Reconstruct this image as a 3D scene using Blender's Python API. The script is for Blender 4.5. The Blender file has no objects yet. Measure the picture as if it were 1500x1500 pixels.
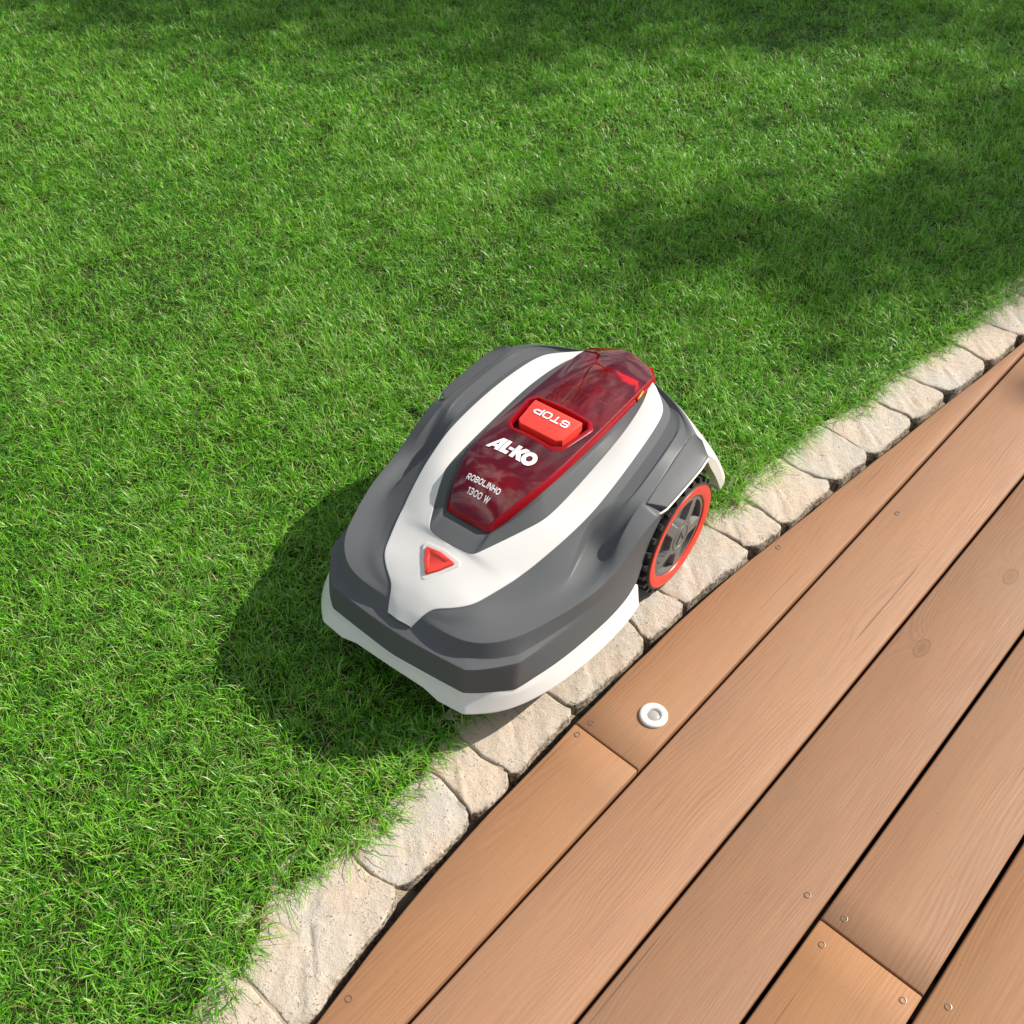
import bpy, bmesh, math, random
import numpy as np
from mathutils import Vector, Matrix
from mathutils.geometry import tessellate_polygon

S = bpy.context.scene
COL = S.collection
R = math.radians
random.seed(7)
rng = np.random.default_rng(11)

# ------------------------------------------------------------------ camera
PITCH = 46.783
cam_d = bpy.data.cameras.new('camera')
cam = bpy.data.objects.new('camera', cam_d)
COL.objects.link(cam)
cam.location = (0, 0, 1.42)
cam.rotation_euler = (R(90 - PITCH), 0, 0)
cam_d.sensor_width = 36
cam_d.lens = 38.384
cam_d.clip_start = 0.02
cam_d.clip_end = 600
cam_d.dof.use_dof = True
cam_d.dof.focus_distance = 1.72
cam_d.dof.aperture_fstop = 13.0
S.camera = cam

# ------------------------------------------------------------------ sky, sun, exposure
SUN_AZ, SUN_EL = 20.0, 38.0          # azimuth from +X towards +Y
world = bpy.data.worlds.new('World')
S.world = world
world.use_nodes = True
wn = world.node_tree.nodes
bg = wn['Background']
sky = wn.new('ShaderNodeTexSky')
sky.sky_type = 'NISHITA'
sky.sun_disc = False
sky.sun_elevation = R(SUN_EL)
sky.sun_rotation = R(90 - SUN_AZ)
sky.air_density = 1.0
sky.dust_density = 1.2
# broken fair-weather cloud over the whole sky
wl = world.node_tree.links
wtc = wn.new('ShaderNodeTexCoord')
wsep = wn.new('ShaderNodeSeparateXYZ')
wl.new(wtc.outputs['Generated'], wsep.inputs[0])
wz = wn.new('ShaderNodeMath'); wz.operation = 'ADD'; wz.inputs[1].default_value = 0.22
wl.new(wsep.outputs[2], wz.inputs[0])
wd = wn.new('ShaderNodeVectorMath'); wd.operation = 'DIVIDE'
wl.new(wtc.outputs['Generated'], wd.inputs[0])
wl.new(wz.outputs[0], wd.inputs[1])
wno = wn.new('ShaderNodeTexNoise')
wno.inputs['Scale'].default_value = 2.6
wno.inputs['Detail'].default_value = 7
wno.inputs['Roughness'].default_value = 0.6
wno.inputs['Distortion'].default_value = 0.5
wl.new(wd.outputs[0], wno.inputs['Vector'])
wr = wn.new('ShaderNodeMapRange')
for i_, v_ in enumerate((0.46, 0.60, 0.0, 0.95)):
    wr.inputs[i_ + 1].default_value = v_
wl.new(wno.outputs['Fac'], wr.inputs[0])
wm = wn.new('ShaderNodeMix'); wm.data_type = 'RGBA'
wl.new(wr.outputs[0], wm.inputs[0])
wl.new(sky.outputs[0], wm.inputs[6])
wm.inputs[7].default_value = (11.0, 10.8, 10.4, 1)
wl.new(wm.outputs[2], bg.inputs[0])
bg.inputs[1].default_value = 0.078
sun_d = bpy.data.lights.new('sun', 'SUN')
sun_d.energy = 5.0
sun_d.angle = R(0.53)
sun_d.color = (1.0, 0.94, 0.86)
sun = bpy.data.objects.new('sun', sun_d)
COL.objects.link(sun)
sd = Vector((math.cos(R(SUN_AZ)) * math.cos(R(SUN_EL)), math.sin(R(SUN_AZ)) * math.cos(R(SUN_EL)), math.sin(R(SUN_EL))))
sun.rotation_euler = sd.to_track_quat('Z', 'Y').to_euler()
sun.location = sd * 20
S.view_settings.view_transform = 'Standard'
S.view_settings.look = 'None'
S.view_settings.gamma = 1
S.view_settings.exposure = 0.45
S.cycles.max_bounces = 8
S.cycles.transparent_max_bounces = 16
S.cycles.caustics_reflective = False
S.cycles.caustics_refractive = False

# ------------------------------------------------------------------ materials
def mat(name, col=(0.5, 0.5, 0.5), rough=0.5, spec=0.5, **kw):
    m = bpy.data.materials.new(name)
    m.use_nodes = True
    b = m.node_tree.nodes['Principled BSDF']
    b.inputs['Base Color'].default_value = (*col, 1)
    b.inputs['Roughness'].default_value = rough
    b.inputs['Specular IOR Level'].default_value = spec
    for k, v in kw.items():
        b.inputs[k.replace('_', ' ')].default_value = v
    return m

class NT:
    """small helper for writing node graphs"""
    def __init__(s, m):
        s.t = m.node_tree
        s.b = s.t.nodes.get('Principled BSDF')
    def n(s, typ, **kw):
        nd = s.t.nodes.new(typ)
        for k, v in kw.items():
            setattr(nd, k, v)
        return nd
    def l(s, a, b):
        s.t.links.new(a, b)
    def val(s, sock, v):
        if hasattr(v, 'links'):
            s.l(v, sock)
        else:
            sock.default_value = v
    def math(s, op, a, b=0.0, c=None):
        nd = s.n('ShaderNodeMath', operation=op)
        s.val(nd.inputs[0], a)
        s.val(nd.inputs[1], b)
        if c is not None:
            s.val(nd.inputs[2], c)
        return nd.outputs[0]
    def mix(s, f, a, b, blend='MIX'):
        nd = s.n('ShaderNodeMix', data_type='RGBA', blend_type=blend)
        s.val(nd.inputs[0], f)
        for i, v in ((6, a), (7, b)):
            if hasattr(v, 'links'):
                s.l(v, nd.inputs[i])
            else:
                nd.inputs[i].default_value = (*v, 1) if len(v) == 3 else v
        return nd.outputs[2]
    def noise(s, vec, scale, detail=3, rough=0.5, dist=0.0):
        nd = s.n('ShaderNodeTexNoise')
        s.l(vec, nd.inputs['Vector'])
        nd.inputs['Scale'].default_value = scale
        nd.inputs['Detail'].default_value = detail
        nd.inputs['Roughness'].default_value = rough
        nd.inputs['Distortion'].default_value = dist
        return nd.outputs['Fac']
    def ramp(s, f, stops):
        nd = s.n('ShaderNodeValToRGB')
        s.l(f, nd.inputs[0])
        e = nd.color_ramp.elements
        while len(e) < len(stops):
            e.new(0.5)
        for i, (p, c) in enumerate(stops):
            e[i].position = p
            e[i].color = (*c, 1) if len(c) == 3 else c
        return nd.outputs[0]
    def rng(s, f, a, b, c=0.0, d=1.0):
        nd = s.n('ShaderNodeMapRange')
        s.l(f, nd.inputs[0])
        for i, v in enumerate((a, b, c, d)):
            nd.inputs[i + 1].default_value = v
        return nd.outputs[0]
    def scale(s, vec, sc):
        nd = s.n('ShaderNodeMapping')
        s.l(vec, nd.inputs[0])
        nd.inputs['Scale'].default_value = sc
        return nd.outputs[0]
    def bump(s, h, strength=0.3, dist=0.001):
        nd = s.n('ShaderNodeBump')
        nd.inputs['Strength'].default_value = strength
        nd.inputs['Distance'].default_value = dist
        s.l(h, nd.inputs['Height'])
        s.l(nd.outputs[0], s.b.inputs['Normal'])

def plastic(name, col, rough, grain=0.25, spec=0.5, coat=0.0):
    m = mat(name, col, rough, spec, Coat_Weight=coat, Coat_Roughness=0.22)
    g = NT(m)
    tc = g.n('ShaderNodeTexCoord')
    v = g.noise(tc.outputs['Object'], 1400, 2)
    w = g.noise(tc.outputs['Object'], 9, 4, 0.6)
    g.l(g.rng(w, 0.3, 0.7, rough - 0.05, rough + 0.07), g.b.inputs['Roughness'])
    g.l(g.mix(g.rng(w, 0.35, 0.7, 0.0, 0.18), col, tuple(min(1, c * 1.15 + 0.004) for c in col)), g.b.inputs['Base Color'])
    if grain:
        g.bump(v, grain, 0.0003)
    return m

M = {}
M['dark'] = plastic('dark_grey_plastic', (0.096, 0.100, 0.104), 0.66, 0.5, 0.2, 0.03)
M['console'] = plastic('console_grey_plastic', (0.080, 0.084, 0.086), 0.62, 0.3, 0.28, 0.0)
M['white'] = plastic('white_plastic', (0.63, 0.617, 0.585), 0.34, 0.0)
M['ivory'] = plastic('ivory_trim_plastic', (0.78, 0.74, 0.66), 0.35, 0.0)
M['red'] = plastic('red_plastic', (0.78, 0.055, 0.036), 0.36, 0.0)
M['rimred'] = plastic('orange_red_plastic', (0.68, 0.028, 0.008), 0.34, 0.0)
M['black'] = mat('black_plastic', (0.015, 0.015, 0.016), 0.6)
M['rubber'] = plastic('tyre_rubber', (0.022, 0.02, 0.019), 0.5, 0.2)
M['lug'] = plastic('tread_grey', (0.16, 0.145, 0.125), 0.5, 0.2)
M['hub'] = plastic('hub_grey', (0.125, 0.122, 0.112), 0.42, 0.0)
M['inner'] = plastic('dark_violet_interior', (0.44, 0.13, 0.24), 0.5, 0.0)
M['innerred'] = plastic('bright_red_interior', (0.95, 0.18, 0.16), 0.45, 0.0)
M['print'] = mat('white_print', (0.86, 0.86, 0.86), 0.4)
M['amber'] = mat('amber_lens', (0.95, 0.36, 0.02), 0.2)

def glass_red():
    m = bpy.data.materials.new('red_clear_plastic')
    m.use_nodes = True
    g = NT(m)
    nt = m.node_tree
    nt.nodes.remove(g.b)
    out = nt.nodes['Material Output']
    tr = g.n('ShaderNodeBsdfTransparent')
    tr.inputs[0].default_value = (1.0, 0.19, 0.24, 1)
    df = g.n('ShaderNodeBsdfDiffuse')
    df.inputs[0].default_value = (0.45, 0.006, 0.02, 1)
    gl = g.n('ShaderNodeBsdfGlossy')
    gl.inputs['Roughness'].default_value = 0.045
    fr = g.n('ShaderNodeFresnel')
    fr.inputs[0].default_value = 1.58
    m1 = g.n('ShaderNodeMixShader')
    m1.inputs[0].default_value = 0.12
    g.l(tr.outputs[0], m1.inputs[1])
    g.l(df.outputs[0], m1.inputs[2])
    m2 = g.n('ShaderNodeMixShader')
    g.l(g.math('ADD', fr.outputs[0], 0.04), m2.inputs[0])
    g.l(m1.outputs[0], m2.inputs[1])
    g.l(gl.outputs[0], m2.inputs[2])
    g.l(m2.outputs[0], out.inputs[0])
    return m
M['glass'] = glass_red()
M['glassrim'] = mat('red_clear_rim', (0.25, 0.002, 0.008), 0.25, 0.25)

def wood_mat():
    m = mat('deck_wood', (0.4, 0.23, 0.13), 0.6, 0.3)
    g = NT(m)
    tc = g.n('ShaderNodeTexCoord')
    oi = g.n('ShaderNodeObjectInfo')
    off = g.n('ShaderNodeVectorMath', operation='MULTIPLY_ADD')
    g.l(oi.outputs['Random'], off.inputs[0])
    off.inputs[1].default_value = (17.3, 5.1, 3.7)
    g.l(tc.outputs['Object'], off.inputs[2])
    p = off.outputs[0]
    # knots: sparse stretched cells
    vor = g.n('ShaderNodeTexVoronoi', feature='F1')
    g.l(g.scale(p, (4.2, 8.5, 0.0)), vor.inputs['Vector'])
    vor.inputs['Scale'].default_value = 1.0
    kd = vor.outputs['Distance']
    sepc = g.n('ShaderNodeSeparateColor')
    g.l(vor.outputs['Color'], sepc.inputs[0])
    kon = g.math('GREATER_THAN', sepc.outputs[0], 0.78)
    near = g.math('MULTIPLY', g.rng(kd, 0.0, 0.42, 1.0, 0.0), kon)
    near = g.math('POWER', near, 2.2)
    # growth rings: distance-like field across the board, bent by slow noise and pushed round the knots
    sep = g.n('ShaderNodeSeparateXYZ')
    g.l(p, sep.inputs[0])
    slow = g.noise(g.scale(p, (1.3, 7.0, 1.0)), 1.0, 2, 0.5)
    mid = g.noise(g.scale(p, (4.0, 26.0, 1.0)), 1.0, 2, 0.5)
    field = g.math('ADD', g.math('MULTIPLY', sep.outputs[1], 175.0), g.math('MULTIPLY', slow, 19.0))
    field = g.math('ADD', field, g.math('MULTIPLY', mid, 2.2))
    field = g.math('ADD', field, g.math('MULTIPLY', near, 9.0))
    wave = g.math('SINE', g.math('MULTIPLY', field, 6.2832 * 1.15))
    fine = g.noise(g.scale(p, (9.0, 420.0, 40.0)), 1.0, 3, 0.65)
    fib = g.noise(g.scale(p, (24.0, 1100.0, 60.0)), 1.0, 2, 0.5)
    ringv = g.math('MULTIPLY', g.math('ADD', wave, 1.0), 0.5)
    ringv = g.math('POWER', ringv, 1.6)
    wob = g.noise(g.scale(p, (2.2, 16.0, 1.0)), 1.0, 3, 0.6)
    ringv = g.math('MULTIPLY', ringv, g.rng(wob, 0.35, 0.7, 0.12, 0.8))
    base = g.mix(ringv, (0.350, 0.168, 0.076), (0.228, 0.100, 0.044))
    base = g.mix(g.rng(fine, 0.35, 0.75, 0.0, 0.5), base, (0.200, 0.095, 0.045))
    base = g.mix(g.rng(fib, 0.4, 0.7, 0.0, 0.25), base, (0.41, 0.225, 0.11))
    blot = g.noise(g.scale(p, (1.6, 6.0, 1.0)), 1.0, 4, 0.6)
    base = g.mix(g.rng(blot, 0.4, 0.75, 0.0, 0.5), base, (0.37, 0.20, 0.095))
    # sun-bleached, slightly greyer patches
    base = g.mix(g.rng(g.noise(p, 2.3, 4, 0.6), 0.48, 0.75, 0.0, 0.35), base, (0.295, 0.175, 0.10))
    kcore = g.math('MULTIPLY', g.rng(kd, 0.035, 0.085, 1.0, 0.0), kon)
    base = g.mix(g.math('MULTIPLY', kcore, 0.55), base, (0.20, 0.095, 0.045))
    kring = g.math('MULTIPLY', g.rng(g.math('ABSOLUTE', g.math('SUBTRACT', kd, 0.085)), 0.0, 0.016, 1.0, 0.0), kon)
    base = g.mix(g.math('MULTIPLY', kring, 0.5), base, (0.13, 0.06, 0.03))
    # hairline drying cracks
    crk = g.noise(g.scale(p, (2.6, 190.0, 1.0)), 1.0, 2, 0.4)
    crm = g.rng(crk, 0.735, 0.76, 0.0, 1.0)
    base = g.mix(g.math('MULTIPLY', crm, 0.55), base, (0.10, 0.05, 0.03))
    # grit, scuffs and faint footfall dirt
    spk = g.noise(p, 260, 2, 0.6)
    base = g.mix(g.rng(spk, 0.68, 0.74, 0.0, 0.45), base, (0.11, 0.065, 0.04))
    dirt = g.noise(g.scale(p, (3.0, 5.0, 1.0)), 1.6, 6, 0.7)
    base = g.mix(g.rng(dirt, 0.5, 0.8, 0.0, 0.42), base, (0.25, 0.15, 0.095))
    hv = g.n('ShaderNodeHueSaturation')
    g.l(base, hv.inputs['Color'])
    g.l(g.rng(oi.outputs['Random'], 0, 1, 0.86, 1.04), hv.inputs['Value'])
    g.l(g.rng(g.math('FRACT', g.math('MULTIPLY', oi.outputs['Random'], 7.3)), 0, 1, 0.90, 1.06), hv.inputs['Saturation'])
    g.l(hv.outputs[0], g.b.inputs['Base Color'])
    g.l(g.rng(fine, 0.3, 0.7, 0.58, 0.75), g.b.inputs['Roughness'])
    h = g.math('ADD', g.math('MULTIPLY', ringv, -0.6), g.math('MULTIPLY', fine, 0.5))
    h = g.math('ADD', h, g.math('MULTIPLY', fib, 0.2))
    h = g.math('SUBTRACT', h, g.math('MULTIPLY', crm, 0.8))
    g.bump(h, 0.3, 0.0006)
    return m
M['wood'] = wood_mat()

def stone_mat():
    m = mat('edging_stone', (0.5, 0.43, 0.34), 0.85, 0.25)
    g = NT(m)
    tc = g.n('ShaderNodeTexCoord')
    oi = g.n('ShaderNodeObjectInfo')
    off = g.n('ShaderNodeVectorMath', operation='MULTIPLY_ADD')
    g.l(oi.outputs['Random'], off.inputs[0])
    off.inputs[1].default_value = (13.0, 7.7, 3.1)
    g.l(tc.outputs['Object'], off.inputs[2])
    p = off.outputs[0]
    big = g.noise(p, 14, 5, 0.62)
    med = g.noise(p, 60, 4, 0.65)
    fine = g.noise(p, 420, 3, 0.7)
    grit = g.noise(p, 1100, 2, 0.6)
    c = g.mix(g.rng(oi.outputs['Random'], 0.3, 0.7), (0.50, 0.425, 0.335), (0.475, 0.435, 0.37))
    c = g.mix(g.rng(big, 0.38, 0.68, 0.0, 0.75), c, (0.54, 0.415, 0.30))
    c = g.mix(g.rng(med, 0.5, 0.75, 0.0, 0.5), c, (0.63, 0.565, 0.47))
    c = g.mix(g.rng(fine, 0.60, 0.70, 0.0, 0.35), c, (0.26, 0.19, 0.12))
    # small dark pits, gathered in patches
    pits = g.math('MULTIPLY', g.rng(g.noise(p, 300, 1, 0.4), 0.655, 0.69), g.rng(med, 0.42, 0.62))
    c = g.mix(g.math('MULTIPLY', pits, 0.8), c, (0.07, 0.05, 0.035))
    # weathered dark lichen on the broken edges (attribute written on the stones' rims)
    at = g.n('ShaderNodeAttribute', attribute_name='edge')
    em = g.math('MULTIPLY', at.outputs['Fac'], g.rng(g.noise(p, 150, 4, 0.7), 0.42, 0.58))
    c = g.mix(g.math('MULTIPLY', em, 0.8), c, (0.085, 0.07, 0.045))
    g.l(c, g.b.inputs['Base Color'])
    h = g.math('ADD', g.math('MULTIPLY', med, 1.6), g.math('MULTIPLY', fine, 0.55))
    h = g.math('ADD', h, g.math('MULTIPLY', grit, 0.22))
    h = g.math('SUBTRACT', h, g.math('MULTIPLY', pits, 0.5))
    g.bump(h, 0.8, 0.0026)
    return m
M['stone'] = stone_mat()

def earth_mat(name, a, b, sc):
    m = mat(name, a, 0.95, 0.1)
    g = NT(m)
    tc = g.n('ShaderNodeTexCoord')
    n1 = g.noise(tc.outputs['Object'], sc, 5, 0.65)
    g.l(g.mix(g.rng(n1, 0.35, 0.65), a, b), g.b.inputs['Base Color'])
    g.bump(g.noise(tc.outputs['Object'], sc * 6, 4, 0.7), 0.8, 0.004)
    return m
M['soil'] = earth_mat('lawn_soil', (0.022, 0.030, 0.010), (0.045, 0.050, 0.018), 40)
M['mortar'] = earth_mat('sandy_joint', (0.36, 0.29, 0.21), (0.46, 0.385, 0.29), 60)
M['field'] = earth_mat('grassy_ground', (0.035, 0.085, 0.018), (0.05, 0.12, 0.025), 5)
M['under'] = earth_mat('deck_underside_earth', (0.02, 0.016, 0.012), (0.035, 0.028, 0.02), 20)
M['joist'] = mat('joist_wood', (0.05, 0.035, 0.02), 0.8)
M['metal'] = mat('screw_steel', (0.30, 0.24, 0.19), 0.4, 0.5, Metallic=0.8)
M['hole'] = mat('screw_drive_hole', (0.02, 0.015, 0.012), 0.8)

def grass_mat():
    m = mat('grass_blades', (0.06, 0.17, 0.03), 0.36, 0.42)
    g = NT(m)
    at = g.n('ShaderNodeAttribute', attribute_name='tone')
    sp = g.n('ShaderNodeSeparateColor')
    g.l(at.outputs['Color'], sp.inputs[0])
    geo = g.n('ShaderNodeNewGeometry')
    c = g.ramp(sp.outputs[0], [(0.0, (0.020, 0.105, 0.005)), (0.35, (0.075, 0.32, 0.007)), (0.68, (0.230, 0.60, 0.016)),
                               (0.88, (0.27, 0.58, 0.055)), (0.935, (0.42, 0.58, 0.18)), (0.955, (0.46, 0.36, 0.17)), (0.98, (0.34, 0.17, 0.07)), (1.0, (0.5, 0.42, 0.25))])
    big = g.noise(geo.outputs['Position'], 3.2, 4, 0.6)
    sm = g.noise(geo.outputs['Position'], 17.0, 3, 0.6)
    c = g.mix(g.rng(big, 0.4, 0.68, 0.0, 0.55), c, g.mix(0.45, c, (0.15, 0.30, 0.06)))
    c = g.mix(g.rng(sm, 0.52, 0.75, 0.0, 0.5), c, g.mix(0.5, c, (0.15, 0.24, 0.08)))
    # base of each blade is paler straw, tip greener
    c = g.mix(g.math('MULTIPLY', g.rng(sp.outputs[1], 0.0, 0.3, 1.0, 0.0), 0.35), c, (0.13, 0.14, 0.05))
    g.l(c, g.b.inputs['Base Color'])
    nt = m.node_tree
    tl = g.n('ShaderNodeBsdfTranslucent')
    g.l(g.mix(0.5, c, (0.16, 0.42, 0.02)), tl.inputs[0])
    mx = g.n('ShaderNodeMixShader')
    mx.inputs[0].default_value = 0.32
    g.l(g.b.outputs[0], mx.inputs[1])
    g.l(tl.outputs[0], mx.inputs[2])
    g.l(mx.outputs[0], nt.nodes['Material Output'].inputs[0])
    return m
M['grass'] = grass_mat()

def leaf_mat():
    m = mat('tree_leaves', (0.05, 0.11, 0.025), 0.5, 0.3)
    g = NT(m)
    oi = g.n('ShaderNodeNewGeometry')
    n1 = g.noise(oi.outputs['Position'], 1.7, 3)
    g.l(g.mix(n1, (0.035, 0.085, 0.02), (0.08, 0.15, 0.035)), g.b.inputs['Base Color'])
    return m
M['leaf'] = leaf_mat()
M['bark'] = earth_mat('tree_bark', (0.06, 0.045, 0.035), (0.11, 0.085, 0.065), 9)

# ------------------------------------------------------------------ object helpers
def tag(o, label=None, cat=None, group=None, kind=None):
    for k, v in (('label', label), ('category', cat), ('group', group), ('kind', kind)):
        if v:
            o[k] = v
    return o

def link(name, me, parent=None):
    o = bpy.data.objects.new(name, me)
    COL.objects.link(o)
    if parent:
        o.parent = parent
    return o

def empty(name, loc=(0, 0, 0), rz=0):
    o = link(name, None)
    o.location = loc
    o.rotation_euler = (0, 0, rz)
    return o

def mesh_obj(name, verts, faces, m, parent=None, smooth=True, sharp=None):
    me = bpy.data.meshes.new(name)
    me.from_pydata([tuple(v) for v in verts], [], [tuple(f) for f in faces])
    me.validate()
    for q in (m if isinstance(m, (list, tuple)) else [m]):
        me.materials.append(q)
    if smooth:
        me.polygons.foreach_set('use_smooth', [True] * len(me.polygons))
        if sharp:
            me.set_sharp_from_angle(angle=R(sharp))
    me.update()
    return link(name, me, parent)

def bm_obj(name, bm, m, parent=None, smooth=True, sharp=None, fix=True):
    if fix:
        bmesh.ops.recalc_face_normals(bm, faces=bm.faces)
    me = bpy.data.meshes.new(name)
    bm.to_mesh(me)
    bm.free()
    for q in (m if isinstance(m, (list, tuple)) else [m]):
        me.materials.append(q)
    if smooth:
        me.polygons.foreach_set('use_smooth', [True] * len(me.polygons))
        if sharp:
            me.set_sharp_from_angle(angle=R(sharp))
    return link(name, me, parent)

def patch(bm, cols, mirror=True, closed=False, mi=0):
    """cols: list of columns (lists of 3D points of equal length) -> quads; mirrored about y=0"""
    for sgn in ((1, -1) if mirror else (1,)):
        V = [[bm.verts.new((p[0], p[1] * sgn, p[2])) for p in c] for c in cols]
        n = len(V)
        for i in range(n if closed else n - 1):
            a, b = V[i], V[(i + 1) % n]
            for j in range(len(a) - 1):
                q = [a[j], a[j + 1], b[j + 1], b[j]]
                f = bm.faces.new(q if sgn > 0 else q[::-1])
                f.material_index = mi

def weld(bm, d=2e-4):
    bmesh.ops.remove_doubles(bm, verts=bm.verts, dist=d)

def crease(bm, test, val=1.0):
    ly = bm.edges.layers.float.get('crease_edge') or bm.edges.layers.float.new('crease_edge')
    for e in bm.edges:
        if test(e.verts[0].co, e.verts[1].co):
            e[ly] = val

def crease_lines(bm, lines, val, tol=3e-4):
    """crease the edges whose two ends both lie among the given points (either side of the middle)"""
    ly = bm.edges.layers.float.get('crease_edge') or bm.edges.layers.float.new('crease_edge')
    for L in lines:
        P = np.array([(p[0], abs(p[1]), p[2]) for p in L])
        def idx(v):
            d = np.abs(P - np.array((v.co.x, abs(v.co.y), v.co.z))).max(1)
            i = int(d.argmin())
            return i if d[i] < tol else None
        ids = {v: idx(v) for v in bm.verts}
        for e in bm.edges:
            a, b = ids[e.verts[0]], ids[e.verts[1]]
            if a is not None and b is not None and abs(a - b) <= 1:
                e[ly] = max(e[ly], val)

def subsurf(o, lv=3, bev=0.0007):
    s = o.modifiers.new('smooth', 'SUBSURF')
    s.levels = lv
    s.render_levels = lv
    s.boundary_smooth = 'PRESERVE_CORNERS'
    if bev:
        b = o.modifiers.new('edges', 'BEVEL')
        b.width = bev
        b.segments = 2
        b.limit_method = 'ANGLE'
        b.angle_limit = R(24)
        b.use_clamp_overlap = True
    bpy.context.view_layer.update()
    dg = bpy.context.evaluated_depsgraph_get()
    me = bpy.data.meshes.new_from_object(o.evaluated_get(dg))
    me.name = o.name
    o.modifiers.clear()
    o.data = me
    me.set_sharp_from_angle(angle=R(32))
    return o

def tube(bm, pts, r, seg=8, closed=False, mi=0):
    pts = [Vector(p) for p in pts]
    n = len(pts)
    rings = []
    for i, p in enumerate(pts):
        a = pts[(i - 1) % n] if closed or i else p
        b = pts[(i + 1) % n] if closed or i < n - 1 else p
        t = (b - a).normalized()
        u = t.cross(Vector((0, 0, 1)))
        if u.length < 1e-4:
            u = t.cross(Vector((1, 0, 0)))
        u.normalize()
        w = u.cross(t)
        rr = r[i] if isinstance(r, (list, tuple)) else r
        rings.append([bm.verts.new(p + (u * math.cos(k * 2 * math.pi / seg) + w * math.sin(k * 2 * math.pi / seg)) * rr) for k in range(seg)])
    for i in range(n if closed else n - 1):
        A, B = rings[i], rings[(i + 1) % n]
        for k in range(seg):
            f = bm.faces.new([A[k], A[(k + 1) % seg], B[(k + 1) % seg], B[k]])
            f.material_index = mi
    if not closed:
        bm.faces.new(rings[0][::-1])
        bm.faces.new(rings[-1])

def lathe(bm, prof, seg=64, axis='Y', mi=0):
    """profile of (radius, axial) revolved; axis along Y: circle in XZ"""
    rings = []
    for r, a in prof:
        if r < 1e-6:
            rings.append([bm.verts.new((0, a, 0) if axis == 'Y' else (0, 0, a))])
        else:
            rings.append([bm.verts.new((r * math.cos(2 * math.pi * k / seg), a, r * math.sin(2 * math.pi * k / seg)) if axis == 'Y'
                                       else (r * math.cos(2 * math.pi * k / seg), r * math.sin(2 * math.pi * k / seg), a)) for k in range(seg)])
    for A, B in zip(rings, rings[1:]):
        for k in range(seg):
            k2 = (k + 1) % seg
            if len(A) == 1 and len(B) == 1:
                continue
            if len(A) == 1:
                f = bm.faces.new([A[0], B[k], B[k2]])
            elif len(B) == 1:
                f = bm.faces.new([A[k], A[k2], B[0]])
            else:
                f = bm.faces.new([A[k], A[k2], B[k2], B[k]])
            f.material_index = mi

def prism(bm, poly, z0, z1, bevel=0.0, mi=0, scale_top=1.0):
    """poly: list of (x,y); z0/z1 numbers or functions of (x,y); top face inset by bevel"""
    f0 = z0 if callable(z0) else (lambda x, y: z0)
    f1 = z1 if callable(z1) else (lambda x, y: z1)
    cx = sum(p[0] for p in poly) / len(poly)
    cy = sum(p[1] for p in poly) / len(poly)
    def inset(d):
        out = []
        n = len(poly)
        for i in range(n):
            a, b, c = Vector(poly[i - 1]), Vector(poly[i]), Vector(poly[(i + 1) % n])
            e1, e2 = (b - a).normalized(), (c - b).normalized()
            n1, n2 = Vector((-e1.y, e1.x)), Vector((-e2.y, e2.x))
            k = (n1 + n2)
            k = k / max(0.3, k.dot(n1)) if k.length > 1e-6 else n1
            q = b + k * d
            out.append((q.x, q.y))
        return out
    area = sum(poly[i - 1][0] * poly[i][1] - poly[i][0] * poly[i - 1][1] for i in range(len(poly)))
    s = 1 if area > 0 else -1
    rings = [[bm.verts.new((x, y, f0(x, y))) for x, y in poly]]
    if bevel:
        rings.append([bm.verts.new((x, y, f1(x, y) - bevel)) for x, y in poly])
        tp = inset(bevel * 0.3 * s)
        rings.append([bm.verts.new((x, y, f1(x, y) - bevel * 0.3)) for x, y in tp])
        tp = inset(bevel * s)
    else:
        tp = poly
    rings.append([bm.verts.new((x, y, f1(x, y))) for x, y in tp])
    n = len(poly)
    for A, B in zip(rings, rings[1:]):
        for k in range(n):
            f = bm.faces.new([A[k], A[(k + 1) % n], B[(k + 1) % n], B[k]])
            f.material_index = mi
    bm.faces.new(rings[-1]).material_index = mi
    bm.faces.new(rings[0][::-1]).material_index = mi

# ------------------------------------------------------------------ deck frame of reference
BD = R(41.991)                       # the boards run this far to the right of straight ahead
NX, NY = math.cos(BD), -math.sin(BD)
DX, DY = math.sin(BD), math.cos(BD)
def oa(o, a, z=0.0):                 # (offset across the boards, distance along them) -> world
    return (o * NX + a * DX, o * NY + a * DY, z)
ZD = 0.03
edge_a = [-0.8, -0.3, 0.0, 0.178, 0.362, 0.483, 0.716, 0.989, 1.157, 1.444, 1.75, 2.05, 2.5, 3.2]
edge_o = [-0.25, -0.37, -0.443, -0.481, -0.506, -0.513, -0.518, -0.516, -0.503, -0.474, -0.443, -0.413, -0.365, -0.28]
gr_a = [-1.2, -0.6, -0.3, -0.05, 0.106, 0.152, 0.208, 0.244, 0.299, 0.34, 0.376, 0.401, 0.436, 0.491, 0.538, 0.587, 0.75, 0.9, 1.05, 1.15, 1.221, 1.232, 1.274, 1.338, 1.389, 1.443, 1.47, 1.508, 1.576, 1.612, 1.75, 1.9, 2.1, 2.4, 3.2]
gr_o = [-0.42, -0.46, -0.50, -0.545, -0.567, -0.589, -0.623, -0.63, -0.637, -0.616, -0.601, -0.622, -0.630, -0.625, -0.630, -0.635, -0.640, -0.642, -0.640, -0.632, -0.626, -0.603, -0.588, -0.605, -0.604, -0.600, -0.607, -0.601, -0.580, -0.567, -0.553, -0.530, -0.505, -0.465, -0.36]

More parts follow.
